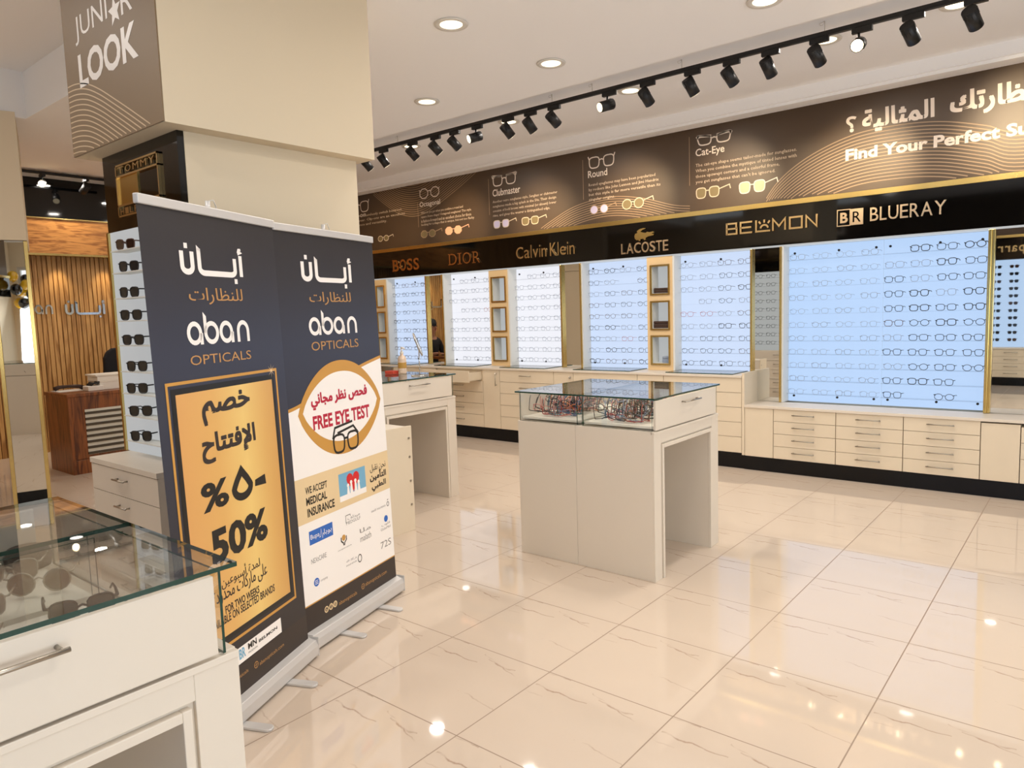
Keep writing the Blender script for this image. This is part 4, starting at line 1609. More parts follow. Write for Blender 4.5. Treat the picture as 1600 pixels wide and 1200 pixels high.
mb = MB()
mb.box(-5.018, -4.912, 4.292, 4.368, 1.112, 1.15)
mb.build('clear_lid', 'clear_acrylic', t)
t = thing('table_mirror', 'slim tilted vanity mirror on a thin stem on the half-hidden glass counter', 'mirror', (-4.53, 4.26, 1.086))
mb = MB()
mb.lathe([(0.001, 0), (0.075, 0), (0.073, 0.008), (0.012, 0.014), (0.001, 0.014)], (-4.53, 4.26, 1.086), 24)
mb.build('base', 'chrome', t)
mb = MB()
mb.tube([(-4.53, 4.26, 1.095), (-4.53, 4.26, 1.33)], 0.005, 8)
mb.build('stem', 'chrome', t)
mb = MB()
c = Vector((-4.535, 4.255, 1.355))
e1 = Vector((-0.66, 0.75, 0.0))
e2 = Vector((-0.26, -0.22, 0.94)).normalized()
nn = e1.cross(e2).normalized()
ring = [c + e1 * 0.07 * math.cos(2 * PI * k / 28) + e2 * 0.10 * math.sin(2 * PI * k / 28) for k in range(28)]
mb.tube(ring, 0.006, 6, True)
mb.build('frame', 'steel', t)
mb = MB()
ring = [c + e1 * 0.066 * math.cos(2 * PI * k / 28) + e2 * 0.096 * math.sin(2 * PI * k / 28) for k in range(28)]
mb.add([p + nn * 0.003 for p in ring] + [p - nn * 0.003 for p in ring], [tuple(range(28)), tuple(range(28, 56))[::-1]] + [(k, 28 + k, 28 + (k + 1) % 28, (k + 1) % 28) for k in range(28)])
mb.build('mirror_glass', 'mirror', t)
# low cupboard beside it
t = thing('side_cupboard', 'low cream cupboard peeking out right of the free eye test banner', 'cabinet', (-4.15, 3.6, 0))
mb = MB()
mb.box(-4.33, -3.965, 3.36, 3.60, 0, 0.78)
mb.build('body', 'laminate_white', t, 0.002)
mb = MB()
mb.box(-3.964, -3.947, 3.352, 3.60, 0, 0.79)
mb.build('side_panel', 'laminate', t, 0.002)
for z in (0.2, 0.38, 0.56, 0.7):
    mb = MB()
    mb.cyl((-3.947, 3.57, z), (-3.943, 3.57, z), 0.009, n=10)
    mb.build('hinge', 'steel', t)

# ------------------------------------------------------------------ pillar: sign, plaque, lit sunglasses display
PJ = Plane((0, 1.653, 0), (1, 0, 0))
t = thing('pillar_sign', 'brown printed sign with a white star and wave lines on the upper pillar, top left', 'sign', (-3.93, 1.653, 2.533))
mb = MB()
mb.box(-4.463, -3.398, 1.653, 1.659, 2.533, ZC + 0.36)
mb.build('print_panel', 'sign_brown', t)
mb = MB()
text_px(mb, 'JUNI', PJ, (119, 72), (169, 41), (119, 26), bold=0.0, d=0.001)
text_px(mb, 'R', PJ, (190, 24), (207, 13), (189, -18), bold=0.0, d=0.001)
mb.build('lettering', 'print_white', t)
mb = MB()
text_px(mb, 'LOOK', PJ, (126, 139), (217, 88), (121, 87), bold=0.03, d=0.001)
mb.build('lettering', 'print_white', t)
mb = MB()
a, z = PJ.at(179, 17)
st = star_outline(a, z, 0.072, 0.45, 95)
mb.add([PJ(p, q, 0.001) for p, q in st] + [PJ(a, z, 0.001)], [(k, (k + 1) % 10, 10) for k in range(10)])
mb.build('star', 'print_white', t)
mb = MB()
top = curve_through([PJ.at(*p) for p in ((103, 139), (118, 132), (135, 131), (155, 139), (180, 155), (205, 172), (240, 197))], 60)
top[0] = (-4.46, top[0][1])
wave_lines(mb, top, 16, 0.0272, 0.006, PJ, 2.536, 3.2, 0.001, 0, -4.463, -3.40)
mb.build('wave_lines', 'sign_line', t)

KP = 0.745
FY = 1.765
t = thing('pillar_fascia', 'glossy black fascia with a gold-framed logo plaque on the pillar above lit sunglasses', 'fascia', (-3.94, FY, 2.1))
mb = MB()
mb.box(-4.373, -3.506, FY, 1.798, 2.112, 2.53)
mb.build('board', 'gloss_black', t)
PT = Plane((0, FY - 0.001, 0), (1, 0, 0))
a0, zt = PT.at(183, 260)
a1, _ = PT.at(249, 240)
zb = PT.at(189, 341)[1]
zt = (PT.at(183, 260)[1] + PT.at(245, 238)[1]) / 2
H = zt - zb
mb = MB()
fw = 0.009
for b in ((a0, a1, zt - fw, zt), (a0, a1, zb, zb + fw), (a0, a0 + fw, zb, zt), (a1 - fw, a1, zb, zt), (a0, a1, zt - 0.21 * H - fw, zt - 0.21 * H), (a0, a1, zb + 0.20 * H, zb + 0.20 * H + fw)):
    mb.box(b[0], b[1], FY - 0.015, FY - 0.0005, b[2], b[3])
mb.build('plaque_frame', 'gold_letter', t)
mb = MB()
mb.box(a0 + fw, a0 + (a1 - a0) * 0.49, FY - 0.006, FY - 0.0005, zb + 0.20 * H + fw, zt - 0.21 * H - fw)
mb.build('gold_panel', 'gold', t)
for word, za, zb_ in (('TOMMY', zt - 0.19 * H, zt - 0.035 * H), ('HILFIGER', zb + 0.03 * H, zb + 0.18 * H)):
    n = len(word)
    for k, ch in enumerate(word):
        w = (a1 - a0 - 0.04) / n
        mb = MB()
        x = a0 + 0.02 + w * k
        put_text(mb, ch, PT, x + w * 0.14, x + w * 0.86, za + 0.004, zb_ - 0.004, 0.0, 0.003, 0.010)
        mb.build('letter', 'gold_letter', t)

t = thing('sunglasses_display', 'white backlit display of dark sunglasses on the pillar behind the left banner', 'display', (-3.94, 1.745, 0.88))
mb = MB()
mb.box(-4.321, -3.516, 1.752, 1.787, 0.882, 2.112)
mb.build('lit_panel', 'lit_soft', t)
mb = MB()
mb.box(-4.343, -4.321, 1.740, 1.787, 0.882, 2.112)
mb.build('gold_edge', 'gold', t)
SROW = [1.595 + (z - 1.595) * KP for z in (2.160, 2.005, 1.825, 1.664, 1.488, 1.300, 1.140, 0.978, 0.793)]
for k, z in enumerate(SROW):
    mb = MB()
    mb.box(-4.12, -3.53, 1.665, 1.752, z - 0.030, z - 0.025)
    mb.build('shelf', 'white_side', t)
    mb = MB()
    mb.box(-4.348, -4.342, 1.748, 1.775, z - 0.033, z + 0.033)
    mb.build('clip', 'black_metal', t)
    sun_pair('brown' if k == 0 else 'black', (-3.985 if k not in (1, 5, 7) else -3.965, 1.685, z - 0.025 + 0.003), f'{"brown" if k == 0 else "black"} sunglasses on the {ORD[k]} shelf down of the white pillar display', 'sunglasses on the pillar display', (0, 0, 0.42 + rnd.uniform(-0.12, 0.12)))

t = thing('drawer_cabinet', 'white drawer cabinet below the pillar display, left of the gold banner', 'cabinet', (-3.9, 1.55, 0))
mb = MB()
mb.box(-4.298, -3.508, 1.551, 1.787, 0.14, 0.852)
mb.build('carcass', 'laminate_white', t)
mb = MB()
mb.box(-4.303, -3.506, 1.538, 1.787, 0.852, 0.881)
mb.build('top', 'laminate_white', t, 0.002)
mb = MB()
mb.box(-4.29, -3.52, 1.57, 1.78, 0, 0.14)
mb.build('plinth', 'plinth', t)
for k in range(5):
    zb_ = 0.85 - 0.142 * (k + 1)
    mb = MB()
    mb.box(-4.298, -3.508, 1.543, 1.551, zb_ + 0.002, zb_ + 0.14)
    d = mb.build('drawer', 'laminate_white', t)
    handle('handle', (-3.975, 1.543, zb_ + 0.09), (-3.84, 1.543, zb_ + 0.09), (0, -0.026, 0), d)

# the same fittings on the pillar's far side, seen in the mirror strips
t = thing('pillar_fascia', 'glossy black fascia on the far side of the pillar, seen only in mirrors', 'fascia', (-3.94, 2.87, 2.1))
mb = MB()
mb.box(-4.373, -3.56, 2.855, 2.885, 2.112, 2.525)
mb.build('board', 'gloss_black', t)
t = thing('eyewear_display', 'lit frames display on the far side of the pillar, seen in the mirror strip', 'display', (-3.94, 2.87, 0.88))
mb = MB()
mb.box(-4.36, -3.57, 2.855, 2.868, 0.882, 2.11)
mb.build('lit_panel', 'lit_soft', t)
far = MB()
for k, z in enumerate(ROWS9):
    if z > 2.06:
        continue
    mb = MB()
    mb.box(-4.34, -3.68, 2.869, 2.955, z - 0.0225, z - 0.0195)
    mb.build('shelf', 'clear_acrylic', t)
    for c in range(3):
        far.add([(-4.23 + 0.2 * c - v.co.x, 2.95 - v.co.y, z - 0.0163 + v.co.z) for v in MESH1[('way', 'frame_black', 0.0027)].vertices], [tuple(q.vertices) for q in MESH1[('way', 'frame_black', 0.0027)].polygons], 0, True)
far.build('frames_on_shelves', 'frame_black', t)['kind'] = 'stuff'
t = thing('drawer_cabinet', 'cream drawer cabinet on the far side of the pillar, seen in the mirror strip', 'cabinet', (-3.94, 3.0, 0))
mb = MB()
mb.box(-4.37, -3.60, 2.855, 2.885, 0.14, 0.88)
mb.build('carcass', 'laminate_white', t)
mb = MB()
mb.box(-4.36, -3.60, 2.856, 2.89, 0, 0.139)
mb.build('plinth', 'plinth', t)
for k in range(5):
    zb_ = 0.865 - 0.145 * (k + 1)
    mb = MB()
    mb.box(-4.37, -3.60, 2.886, 2.9, zb_ + 0.003, zb_ + 0.142)
    d = mb.build('drawer', 'laminate_white', t)
    handle('handle', (-4.0, 2.9, zb_ + 0.09), (-3.86, 2.9, zb_ + 0.09), (0, 0.026, 0), d)

# ------------------------------------------------------------------ roll-up banners


def rollup(root, ax, label, width, ztop, lean=0.055):
    ax = Vector((*ax, 0)).normalized()
    rz = math.atan2(ax.y, ax.x)
    t = thing('rollup_banner', label, 'banner', (root[0], root[1], 0), rz)
    P = Plane((root[0], root[1], 0), ax)
    L = Plane((0, 0, 0), (1, 0, 0), True)
    P.lean = L.lean = lean
    P.zt = L.zt = ztop
    L.at = P.at
    hw = width / 2
    mb = MB()
    prof = [(-0.045, 0.02), (-0.042, 0.012), (0.04, 0.012), (0.045, 0.02), (0.045, 0.06), (0.035, 0.085), (0.012, 0.095), (-0.035, 0.085), (-0.045, 0.06)]
    n = len(prof)
    for xs in ((-hw - 0.010, hw + 0.010),):
        vs = [(x, y, z) for x in xs for y, z in prof]
        vs = [(a, b - lean, c) for a, b, c in vs]
        mb.add(vs, [tuple(range(n)), tuple(range(n, 2 * n))[::-1]] + [(k, (k + 1) % n, n + (k + 1) % n, n + k) for k in range(n)])
    mb.build('base_cassette', 'aluminium', t, 0.002, True)
    for s_ in (-1, 1):
        mb = MB()
        mb.box(s_ * (hw + 0.010), s_ * (hw + 0.015), -0.047 - lean, 0.047 - lean, 0.006, 0.098)
        mb.build('end_cap', 'aluminium', t, 0.003, True)
    for x in (-0.17, 0.17):
        mb = MB()
        out = [(x - 0.022, 0.14)] + [(x + 0.022 * math.cos(a), -0.155 + 0.022 * math.sin(a)) for a in [PI + PI * k / 8 for k in range(9)]] + [(x + 0.022, 0.14)]
        m_ = len(out)
        vs = [(a, b - lean, z) for z in (0.001, 0.011) for a, b in out]
        mb.add(vs, [tuple(range(m_)), tuple(range(m_, 2 * m_))[::-1]] + [(k, (k + 1) % m_, m_ + (k + 1) % m_, m_ + k) for k in range(m_)])
        mb.build('foot', 'aluminium', t, 0.002, True)
    mb = MB()
    mb.box(-hw - 0.001, hw + 0.001, -0.012, 0.010, ztop - 0.035, ztop)
    mb.build('top_rail', 'aluminium', t, 0.004, True)
    mb = MB()
    mb.tube([(0, 0.03 - lean, 0.09), (0, 0.022, ztop - 0.02)], 0.008, 8)
    mb.tube([(0, 0.022, ztop - 0.03), (0, 0.02, ztop + 0.03)], 0.010, 8)
    mb.tube([(0, 0.012, ztop + 0.03), (0.022, 0.010, ztop + 0.035), (0.03, 0.006, ztop + 0.01), (0.026, 0.0, ztop - 0.004)], 0.002, 5)
    mb.build('support_pole', 'aluminium', t, 0, True)
    # the sheet, very slightly bowed
    mb = MB()
    nx, nz = 14, 30
    vs = []
    for j in range(nz + 1):
        z = 0.088 + (ztop - 0.03 - 0.088) * j / nz
        for i in range(nx + 1):
            x = -hw + width * i / nx
            vs.append(L(x, z, 0.0))
    mb.add(vs, [(j * (nx + 1) + i, j * (nx + 1) + i + 1, (j + 1) * (nx + 1) + i + 1, (j + 1) * (nx + 1) + i) for j in range(nz) for i in range(nx)], 0, True)
    return t, P, L, mb


def poly_px(mb, L, pts, d, mi=0):
    mb.add([L(*L.at(*p), d) for p in pts], [tuple(range(len(pts)))], mi)


def T(parent, name, m, L, items, d=0.0014):
    for it in items:
        mb = MB()
        s_, bl, br, tl = it[:4]
        k = dict(it[4]) if len(it) > 4 else {}
        k.setdefault('d', d)
        if ord(s_[0]) > 0x600:
            k['strike'] = 0.065 if k.get('bold') else 0.02
            k['bold'] = 0.0
        text_px(mb, s_, L, bl, br, tl, **k)
        mb.build(name, m, parent, 0, True)


def box_of(L, bl, br, tl):
    a0, zl = L.at(*bl)
    a1, zr = L.at(*br)
    zt = L.at(*tl)[1]
    z0 = (zl + zr) / 2
    return a0, a1, z0, z0 + zt - zl


HB = (('bold', 0.03),)
# -- the gold 50 % banner
t, P, L, sheet = rollup((-2.739, 1.5015), (-0.418, 0.908), 'nearer roll-up banner, navy with a large gold 50% offer panel', 0.815, 2.045)
sheet.build('printed_sheet', 'banner_navy', t, 0, True)
hw = 0.4075
mb = MB()
logo_arabic(mb, L, *box_of(L, (283.5, 440), (381, 443), (283.5, 379)), d=0.0014)
mb.build('wordmark', 'print_white', t, 0, True)
T(t, 'lettering', 'print_bronze', L, [(arabic('للنظارات'), (296, 477), (379.5, 475), (296, 450)), ('OPTICALS', (298, 571), (392.5, 561), (298, 555.5))])
mb = MB()
logo_latin(mb, L, *box_of(L, (293.5, 539.5), (391, 533), (293.5, 487)), d=0.0014)
mb.build('wordmark', 'print_white', t, 0, True)
# frame lines and gold panel
fa0, fz1 = L.at(259, 603)
fa1, _ = L.at(430, 576.5)
fz1 = (L.at(259, 603)[1] + L.at(430, 576.5)[1]) / 2
fz0 = L.at(457.8, 935)[1]
mb = MB()
mb.ribbon([(fa0, fz0), (fa1, fz0), (fa1, fz1), (fa0, fz1)], 0.012, L, 0, 0.0012, True)
mb.build('frame_line', 'print_gold', t, 0, True)
ga0 = L.at(273.5, 617.5)[0]
ga1 = L.at(424, 593)[0]
gz1 = (L.at(273.5, 617.5)[1] + L.at(424, 593)[1]) / 2
gz0 = L.at(450, 927)[1]
mb = MB()
m_ = (ga0 - fa0) * 0.45
for b in ((fa0 + m_, fa1 - m_, gz1, fz1 - m_), (fa0 + m_, fa1 - m_, fz0 + m_, gz0), (fa0 + m_, ga0, gz0, gz1), (ga1, fa1 - m_, gz0, gz1)):
    mb.add([L(b[0], b[2], 0.001), L(b[1], b[2], 0.001), L(b[1], b[3], 0.001), L(b[0], b[3], 0.001)], [(0, 1, 2, 3)])
mb.build('frame_band', 'print_black', t, 0, True)
mb = MB()
mb.add([L(ga0, gz0, 0.0011), L(ga1, gz0, 0.0011), L(ga1, gz1, 0.0011), L(ga0, gz1, 0.0011)], [(0, 1, 2, 3)])
mb.build('gold_panel', 'banner_goldleaf', t, 0, True)
mb = MB()
a, z = L.at(423, 579)
st = [(a + r * math.cos(PI / 4 * k), z + r * math.sin(PI / 4 * k)) for k in range(16) for r in ((0.035 if k % 2 == 0 else 0.005),)][:8]
st = [(a + (0.032 if k % 2 == 0 else 0.004) * math.cos(PI / 8 * k), z + (0.032 if k % 2 == 0 else 0.004) * math.sin(PI / 8 * k)) for k in range(16)]
mb.add([L(p, q, 0.0022) for p, q in st] + [L(a, z, 0.0022)], [(k, (k + 1) % 16, 16) for k in range(16)])
mb.build('sparkle', 'print_cream', t, 0, True)
T(t, 'lettering', 'print_dark', L, [(arabic('خصم'), (317, 666), (392, 650), (317, 618), HB), (arabic('الإفتتاح'), (317, 724), (401, 705), (317, 675), HB)], 0.0018)
mb = MB()
text_px(mb, '%', L, (316, 800), (359, 791), (316, 753), bold=0.035, d=0.0018)
text_px(mb, '50%', L, (331.5, 874), (420, 850), (331.5, 817), bold=0.04, d=0.0018)
drop = [(0.5, 1.0), (0.62, 0.86), (0.80, 0.66), (0.97, 0.42)] + arc(0.5, 0.36, 0.5, 0.36, 0, -180, 14) + [(0.03, 0.42), (0.20, 0.66), (0.38, 0.86)]
a0, a1, z0, z1 = box_of(L, (363, 783), (397, 776), (363, 730))
da, dz = a1 - a0, z1 - z0
mb.ribbon([(a0 + da * (0.5 + (x - 0.5) * 0.76), z0 + dz * (0.42 + (y - 0.42) * 0.80)) for x, y in drop], da * 0.22, L, 0, 0.0018, True)
a0, z0 = L.at(398.5, 764)
a1, z1 = L.at(414, 739)
mb.add([L(a0, z0 + 0.012, 0.0018), L(a1, z0 + 0.006, 0.0018), L(a1 - 0.004, z1 - 0.002, 0.0018), L(a0 + 0.004, z1 - 0.012, 0.0018)], [(0, 1, 2, 3)])
mb.build('lettering', 'print_black', t, 0, True)
T(t, 'lettering', 'print_dark', L, [(arabic('لمدة أسبوعين'), (346, 917), (407, 893), (346, 894)), (arabic('على ماركات محدودة'), (333, 946), (418.5, 909), (333, 917)),
                                    ('FOR TWO WEEKS', (352, 955), (405.5, 930), (352, 942), (('bold', 0.025),)), ('AVAILABLE ON SELECTED BRANDS', (325, 987), (429.5, 927.5), (325, 973), (('bold', 0.02),))], 0.0018)
mb = MB()
a1, z1 = L.at(438, 964.8)
_, z0 = L.at(439.5, 987.7)
mb.add([L(-0.30, z0, 0.0012), L(a1, z0, 0.0012), L(a1, z1, 0.0012), L(-0.30, z1, 0.0012)], [(0, 1, 2, 3)])
lb = mb.build('logo_strip', 'print_white', t, 0, True)
T(lb, 'lettering', 'print_sky', L, [('BR', (374, 1031), (384, 1025), (374, 1014), HB)], 0.0018)
T(lb, 'lettering', 'print_black', L, [('MN', (387.5, 1014), (401, 1006), (387.5, 1004), HB), ('MODON', (388, 1020), (402, 1012), (388, 1017)), ('BELMON', (404, 1002), (433, 984), (404, 997), HB)], 0.0018)
mb = MB()
mb.add([L(-hw, 0.09, 0.0008), L(hw, 0.09, 0.0008), L(hw, z0 - 0.005, 0.0008), L(-hw, z0 - 0.005, 0.0008)], [(0, 1, 2, 3)])
mb.build('footer_band', 'print_dark', t, 0, True)
T(t, 'lettering', 'print_bronze', L, [('abanopticals.com', (405.5, 1040), (443.5, 1012), (405.5, 1032)), ('abanopticals', (356, 1075), (388, 1052), (356, 1067))], 0.0018)
mb = MB()
a, z = L.at(400, 1038.5)
mb.ribbon([(a + 0.013 * math.cos(k * PI / 8), z + 0.013 * math.sin(k * PI / 8)) for k in range(16)], 0.003, L, 0, 0.0018, True)
mb.ribbon([(a - 0.013, z), (a + 0.013, z)], 0.002, L, 0, 0.0018)
mb.ribbon([(a, z - 0.013), (a, z + 0.013)], 0.002, L, 0, 0.0018)
mb.build('globe_icon', 'print_bronze', t, 0, True)

# -- the free eye test banner
t, P, L, sheet = rollup((-3.073, 2.289), (-0.2805, 0.9599), 'farther roll-up banner, navy over white with a gold eye and red lettering', 0.80, 2.045)
sheet.build('printed_sheet', 'banner_navy', t, 0, True)
hw = 0.40
mb = MB()
logo_arabic(mb, L, *box_of(L, (472, 449), (550.5, 450), (472, 398)), d=0.0014)
mb.build('wordmark', 'print_white', t, 0, True)
mb = MB()
logo_latin(mb, L, *box_of(L, (483.5, 524.5), (558.5, 519.5), (483.5, 484.5)), d=0.0014)
mb.build('wordmark', 'print_white', t, 0, True)
T(t, 'lettering', 'print_bronze', L, [(arabic('للنظارات'), (484, 477), (548.5, 476), (484, 456)), ('OPTICALS', (487, 549), (560, 541), (487, 535))])


def zpx(px, py):
    return L.at(px, py)[1]


zmidL, zmidR = zpx(442, 645), zpx(594, 557)
zband = (zpx(472, 952) + zpx(624, 864)) / 2
# white field with a curved upper edge, gold line along it
edge = curve_through([(-hw, zmidL), (L.at(472, 632)[0], zpx(472, 632)), (L.at(520, 600)[0], zpx(520, 600)), (L.at(561, 573)[0], zpx(561, 573)), (hw, zmidR)], 24)
mb = MB()
mb.add([L(a, z, 0.0010) for a, z in edge] + [L(hw, zband, 0.0010), L(-hw, zband, 0.0010)], [tuple(range(len(edge) + 2))])
mb.build('white_field', 'print_white', t, 0, True)
mb = MB()
mb.ribbon(edge, 0.016, L, 0, 0.0013)
mb.build('gold_line', 'print_gold', t, 0, True)
mb = MB()
mb.ribbon([(-hw, zband), (hw, zband)], 0.006, L, 0, 0.0013)
mb.build('gold_line', 'print_gold', t, 0, True)
mb = MB()
mb.add([L(-hw, 0.09, 0.001), L(hw, 0.09, 0.001), L(hw, zband, 0.001), L(-hw, zband, 0.001)], [(0, 1, 2, 3)])
mb.build('footer_band', 'print_dark', t, 0, True)


def eye_outline(cx, cz, rx, rz):
    out = []
    for k in range(33):
        u_ = -1 + 2 * k / 32
        out.append((cx + rx * u_, cz + rz * (1 - abs(u_) ** 2.1) ** 0.78))
    for k in range(1, 32):
        u_ = 1 - 2 * k / 32
        out.append((cx + rx * u_, cz - rz * (1 - abs(u_) ** 2.1) ** 0.78))
    return out


ea0, ea1 = L.at(465.5, 652)[0], L.at(594, 621.5)[0]
ez = (zpx(465.5, 652) + zpx(594, 621.5)) / 2
er = (zpx(533, 562.5) - zpx(531, 711)) / 2
ec = (zpx(533, 562.5) + zpx(531, 711)) / 2
mb = MB()
eo = eye_outline((ea0 + ea1) / 2, ez, (ea1 - ea0) / 2, er)
mb.add([L(a, z, 0.0015) for a, z in eo], [tuple(range(len(eo)))])
mb.build('gold_eye', 'print_gold', t, 0, True)
mb = MB()
eo = eye_outline((ea0 + ea1) / 2, ez + 0.006, (ea1 - ea0) / 2 * 0.90, er * 0.74)
mb.add([L(a, z, 0.0019) for a, z in eo], [tuple(range(len(eo)))])
mb.build('eye_white', 'print_white', t, 0, True)
T(t, 'lettering', 'print_red', L, [('FREE EYE TEST', (489.5, 673), (577.5, 651.5), (489.5, 650), (('bold', 0.035),)), (arabic('فحص نظر مجاني'), (486.5, 644), (573.5, 622), (486.5, 617), (('bold', 0.02),))], 0.0023)
mb = MB()
a0, z0 = L.at(520, 704)
a1, z1 = L.at(560, 674)
w_ = a1 - a0
cz = zpx(540, 690)
for s_ in (-1, 1):
    ring = lens_shape('way', (a0 + a1) / 2 + s_ * w_ * 0.26, cz, w_ * 0.21, w_ * 0.20)
    mb.ribbon(ring, 0.012, L, 0, 0.0023, True)
mb.ribbon([((a0 + a1) / 2 - 0.02, cz + 0.02), ((a0 + a1) / 2 + 0.02, cz + 0.02)], 0.012, L, 0, 0.0023)
mb.ribbon([(a0 + 0.005, cz + 0.03), (a0 + w_ * 0.12, cz + 0.085), (a0 + w_ * 0.78, cz + 0.10)], 0.012, L, 0, 0.0023)
mb.ribbon([(a1 - 0.005, cz + 0.03), (a1 - w_ * 0.2, cz + 0.075), (a0 + w_ * 0.2, cz + 0.055)], 0.012, L, 0, 0.0025)
mb.build('glasses_icon', 'print_black', t, 0, True)
zb1 = (zpx(452, 753) + zpx(606, 704)) / 2
zb0 = (zpx(460, 820) + zpx(611, 766)) / 2
mb = MB()
mb.add([L(-hw, zb0, 0.0014), L(hw, zb0, 0.0014), L(hw, zb1, 0.0014), L(-hw, zb1, 0.0014)], [(0, 1, 2, 3)])
mb.build('beige_band', 'print_cream', t, 0, True)
T(t, 'lettering', 'print_black', L, [('WE ACCEPT', (477, 773), (511, 761.5), (477, 761.5), (('bold', 0.02),)), ('MEDICAL', (478.5, 790), (511, 779.5), (478.5, 777), HB), ('INSURANCE', (480.5, 807), (523, 793.5), (480.5, 793), HB)], 0.0018)
T(t, 'lettering', 'print_dark', L, [(arabic('نحن نقبل'), (578, 740), (602, 731), (580, 726)), (arabic('التأمين'), (578, 754), (603, 745), (581, 737), HB), (arabic('الطبي'), (581, 769), (603, 760), (584, 754), HB)], 0.0018)
a0, a1 = L.at(529.5, 762)[0], L.at(571, 750)[0]
z1 = (zpx(528.5, 741) + zpx(570, 728)) / 2
z0 = (zpx(532, 783.5) + zpx(571.5, 770)) / 2
mb = MB()
mb.add([L(a0, z0, 0.0017), L(a1, z0, 0.0017), L(a1, z1, 0.0017), L(a0, z1, 0.0017)], [(0, 1, 2, 3)])
pic = mb.build('picture', 'print_sky', t, 0, True)
mb = MB()
W_, H_ = a1 - a0, z1 - z0
cx, cz = a0 + W_ * 0.52, z0 + H_ * 0.62
heart = [(cx + W_ * 0.24 * (16 * math.sin(s_) ** 3) / 16, cz + H_ * 0.40 * (13 * math.cos(s_) - 5 * math.cos(2 * s_) - 2 * math.cos(3 * s_) - math.cos(4 * s_)) / 16) for s_ in [2 * PI * k / 28 for k in range(28)]]
mb.add([L(p, q, 0.0020) for p, q in heart] + [L(cx, cz, 0.0020)], [(k, (k + 1) % 28, 28) for k in range(28)])
mb.build('heart', 'print_heart', pic, 0, True)
mb = MB()
mb.add([L(a0, z0, 0.0019), L(a1, z0, 0.0019), L(a1, z0 + H_ * 0.2, 0.0019), L(a0, z0 + H_ * 0.2, 0.0019)], [(0, 1, 2, 3)])
for k, (x, hgt) in enumerate(((0.32, 0.5), (0.44, 0.62), (0.60, 0.62), (0.72, 0.5))):
    px, pz = a0 + W_ * x, z0 + H_ * 0.08
    mb.add([L(px + W_ * 0.06 * i, pz + H_ * hgt * 0.72 * j, 0.0023) for i, j in ((-1, 0), (1, 0), (0.5, 1), (-0.5, 1))], [(0, 1, 2, 3)])
    hd = [(px + W_ * 0.045 * math.cos(q), pz + H_ * (hgt * 0.72 + 0.06) + H_ * 0.07 * math.sin(q)) for q in [2 * PI * i / 10 for i in range(10)]]
    mb.add([L(p, q, 0.0023) for p, q in hd], [tuple(range(10))])
mb.build('paper_figures', 'print_white', pic, 0, True)
# insurers' marks
a0, a1 = L.at(483, 842)[0], L.at(519.5, 825)[0]
z1 = (zpx(482, 831.5) + zpx(518.7, 815)) / 2
z0 = (zpx(484, 853.8) + zpx(520.3, 834.6)) / 2
mb = MB()
mb.add([L(a0, z0, 0.0014), L(a1, z0, 0.0014), L(a1, z1, 0.0014), L(a0, z1, 0.0014)], [(0, 1, 2, 3)])
bx = mb.build('logo_block', 'print_blue', t, 0, True)
mb = MB()
W_, H_ = a1 - a0, z1 - z0
put_text(mb, 'Bupa', L, a0 + W_ * 0.05, a0 + W_ * 0.42, z0 + H_ * 0.28, z0 + H_ * 0.72, 0.0, 0.0018)
put_text(mb, arabic('بوبا'), L, a0 + W_ * 0.62, a0 + W_ * 0.95, z0 + H_ * 0.25, z0 + H_ * 0.75, 0.0, 0.0018)
mb.ribbon([(a0 + W_ * u_, z0 + H_ * v_) for u_, v_ in ((0.40, 0.3), (0.46, 0.3), (0.5, 0.85), (0.54, 0.15), (0.58, 0.5), (0.62, 0.3))], 0.003, L, 0, 0.0018)
mb.build('lettering', 'print_white', bx, 0, True)
T(t, 'lettering', 'print_grey', L, [(arabic('ميدغلف').replace('غ', ''), (543, 813), (562, 806), (543, 807)), ('MEDGULF', (541, 820), (563, 811), (541, 815)), (arabic('ملاذ').replace('ذ', ''), (562, 833), (579, 826), (562, 826)), ('malath', (563, 847), (580, 839), (563, 837)),
                                    ('GlobeMed', (595, 830), (610, 823), (595, 826)), (arabic('قلوب'), (596, 824), (609, 818), (596, 819)), ('72S', (595, 858), (611, 850), (595, 847)), ('NEXtCARE', (486.5, 882), (510, 870), (486.5, 874)),
                                    (arabic('شركة').replace('ش', ''), (541, 880), (557, 872), (541, 876)), ('insurance', (541, 885), (557, 878), (541, 882)), ('saudi insurance', (580, 801), (602, 791), (580, 797)), ('cooperative', (528, 862), (549, 853), (528, 859)), ('company', (501, 910), (512, 904), (501, 906))], 0.0015)
mb = MB()
a, z = L.at(494.6, 909.5)
mb.add([L(a + 0.021 * math.cos(2 * PI * k / 18), z + 0.021 * math.sin(2 * PI * k / 18), 0.0014) for k in range(18)], [tuple(range(18))])
a, z = L.at(602.7, 810)
mb.add([L(a + 0.019 * math.cos(2 * PI * k / 18), z + 0.019 * math.sin(2 * PI * k / 18), 0.0014) for k in range(18)], [tuple(range(18))])
mb.build('logo_mark', 'print_blue', t, 0, True)
mb = MB()
a, z = L.at(494.6, 909.5)
for q in (-0.008, 0.0, 0.008):
    mb.ribbon([(a - 0.012, z + q), (a + 0.012, z + q)], 0.003, L, 0, 0.0018)
mb.build('logo_mark', 'print_white', t, 0, True)
mb = MB()
a, z = L.at(537, 843)
mb.add([L(a + 0.016 * math.cos(2 * PI * k / 14), z + 0.010 + 0.016 * math.sin(2 * PI * k / 14), 0.0014) for k in range(14)], [tuple(range(14))])
mb.build('logo_mark', 'print_gold', t, 0, True)
mb = MB()
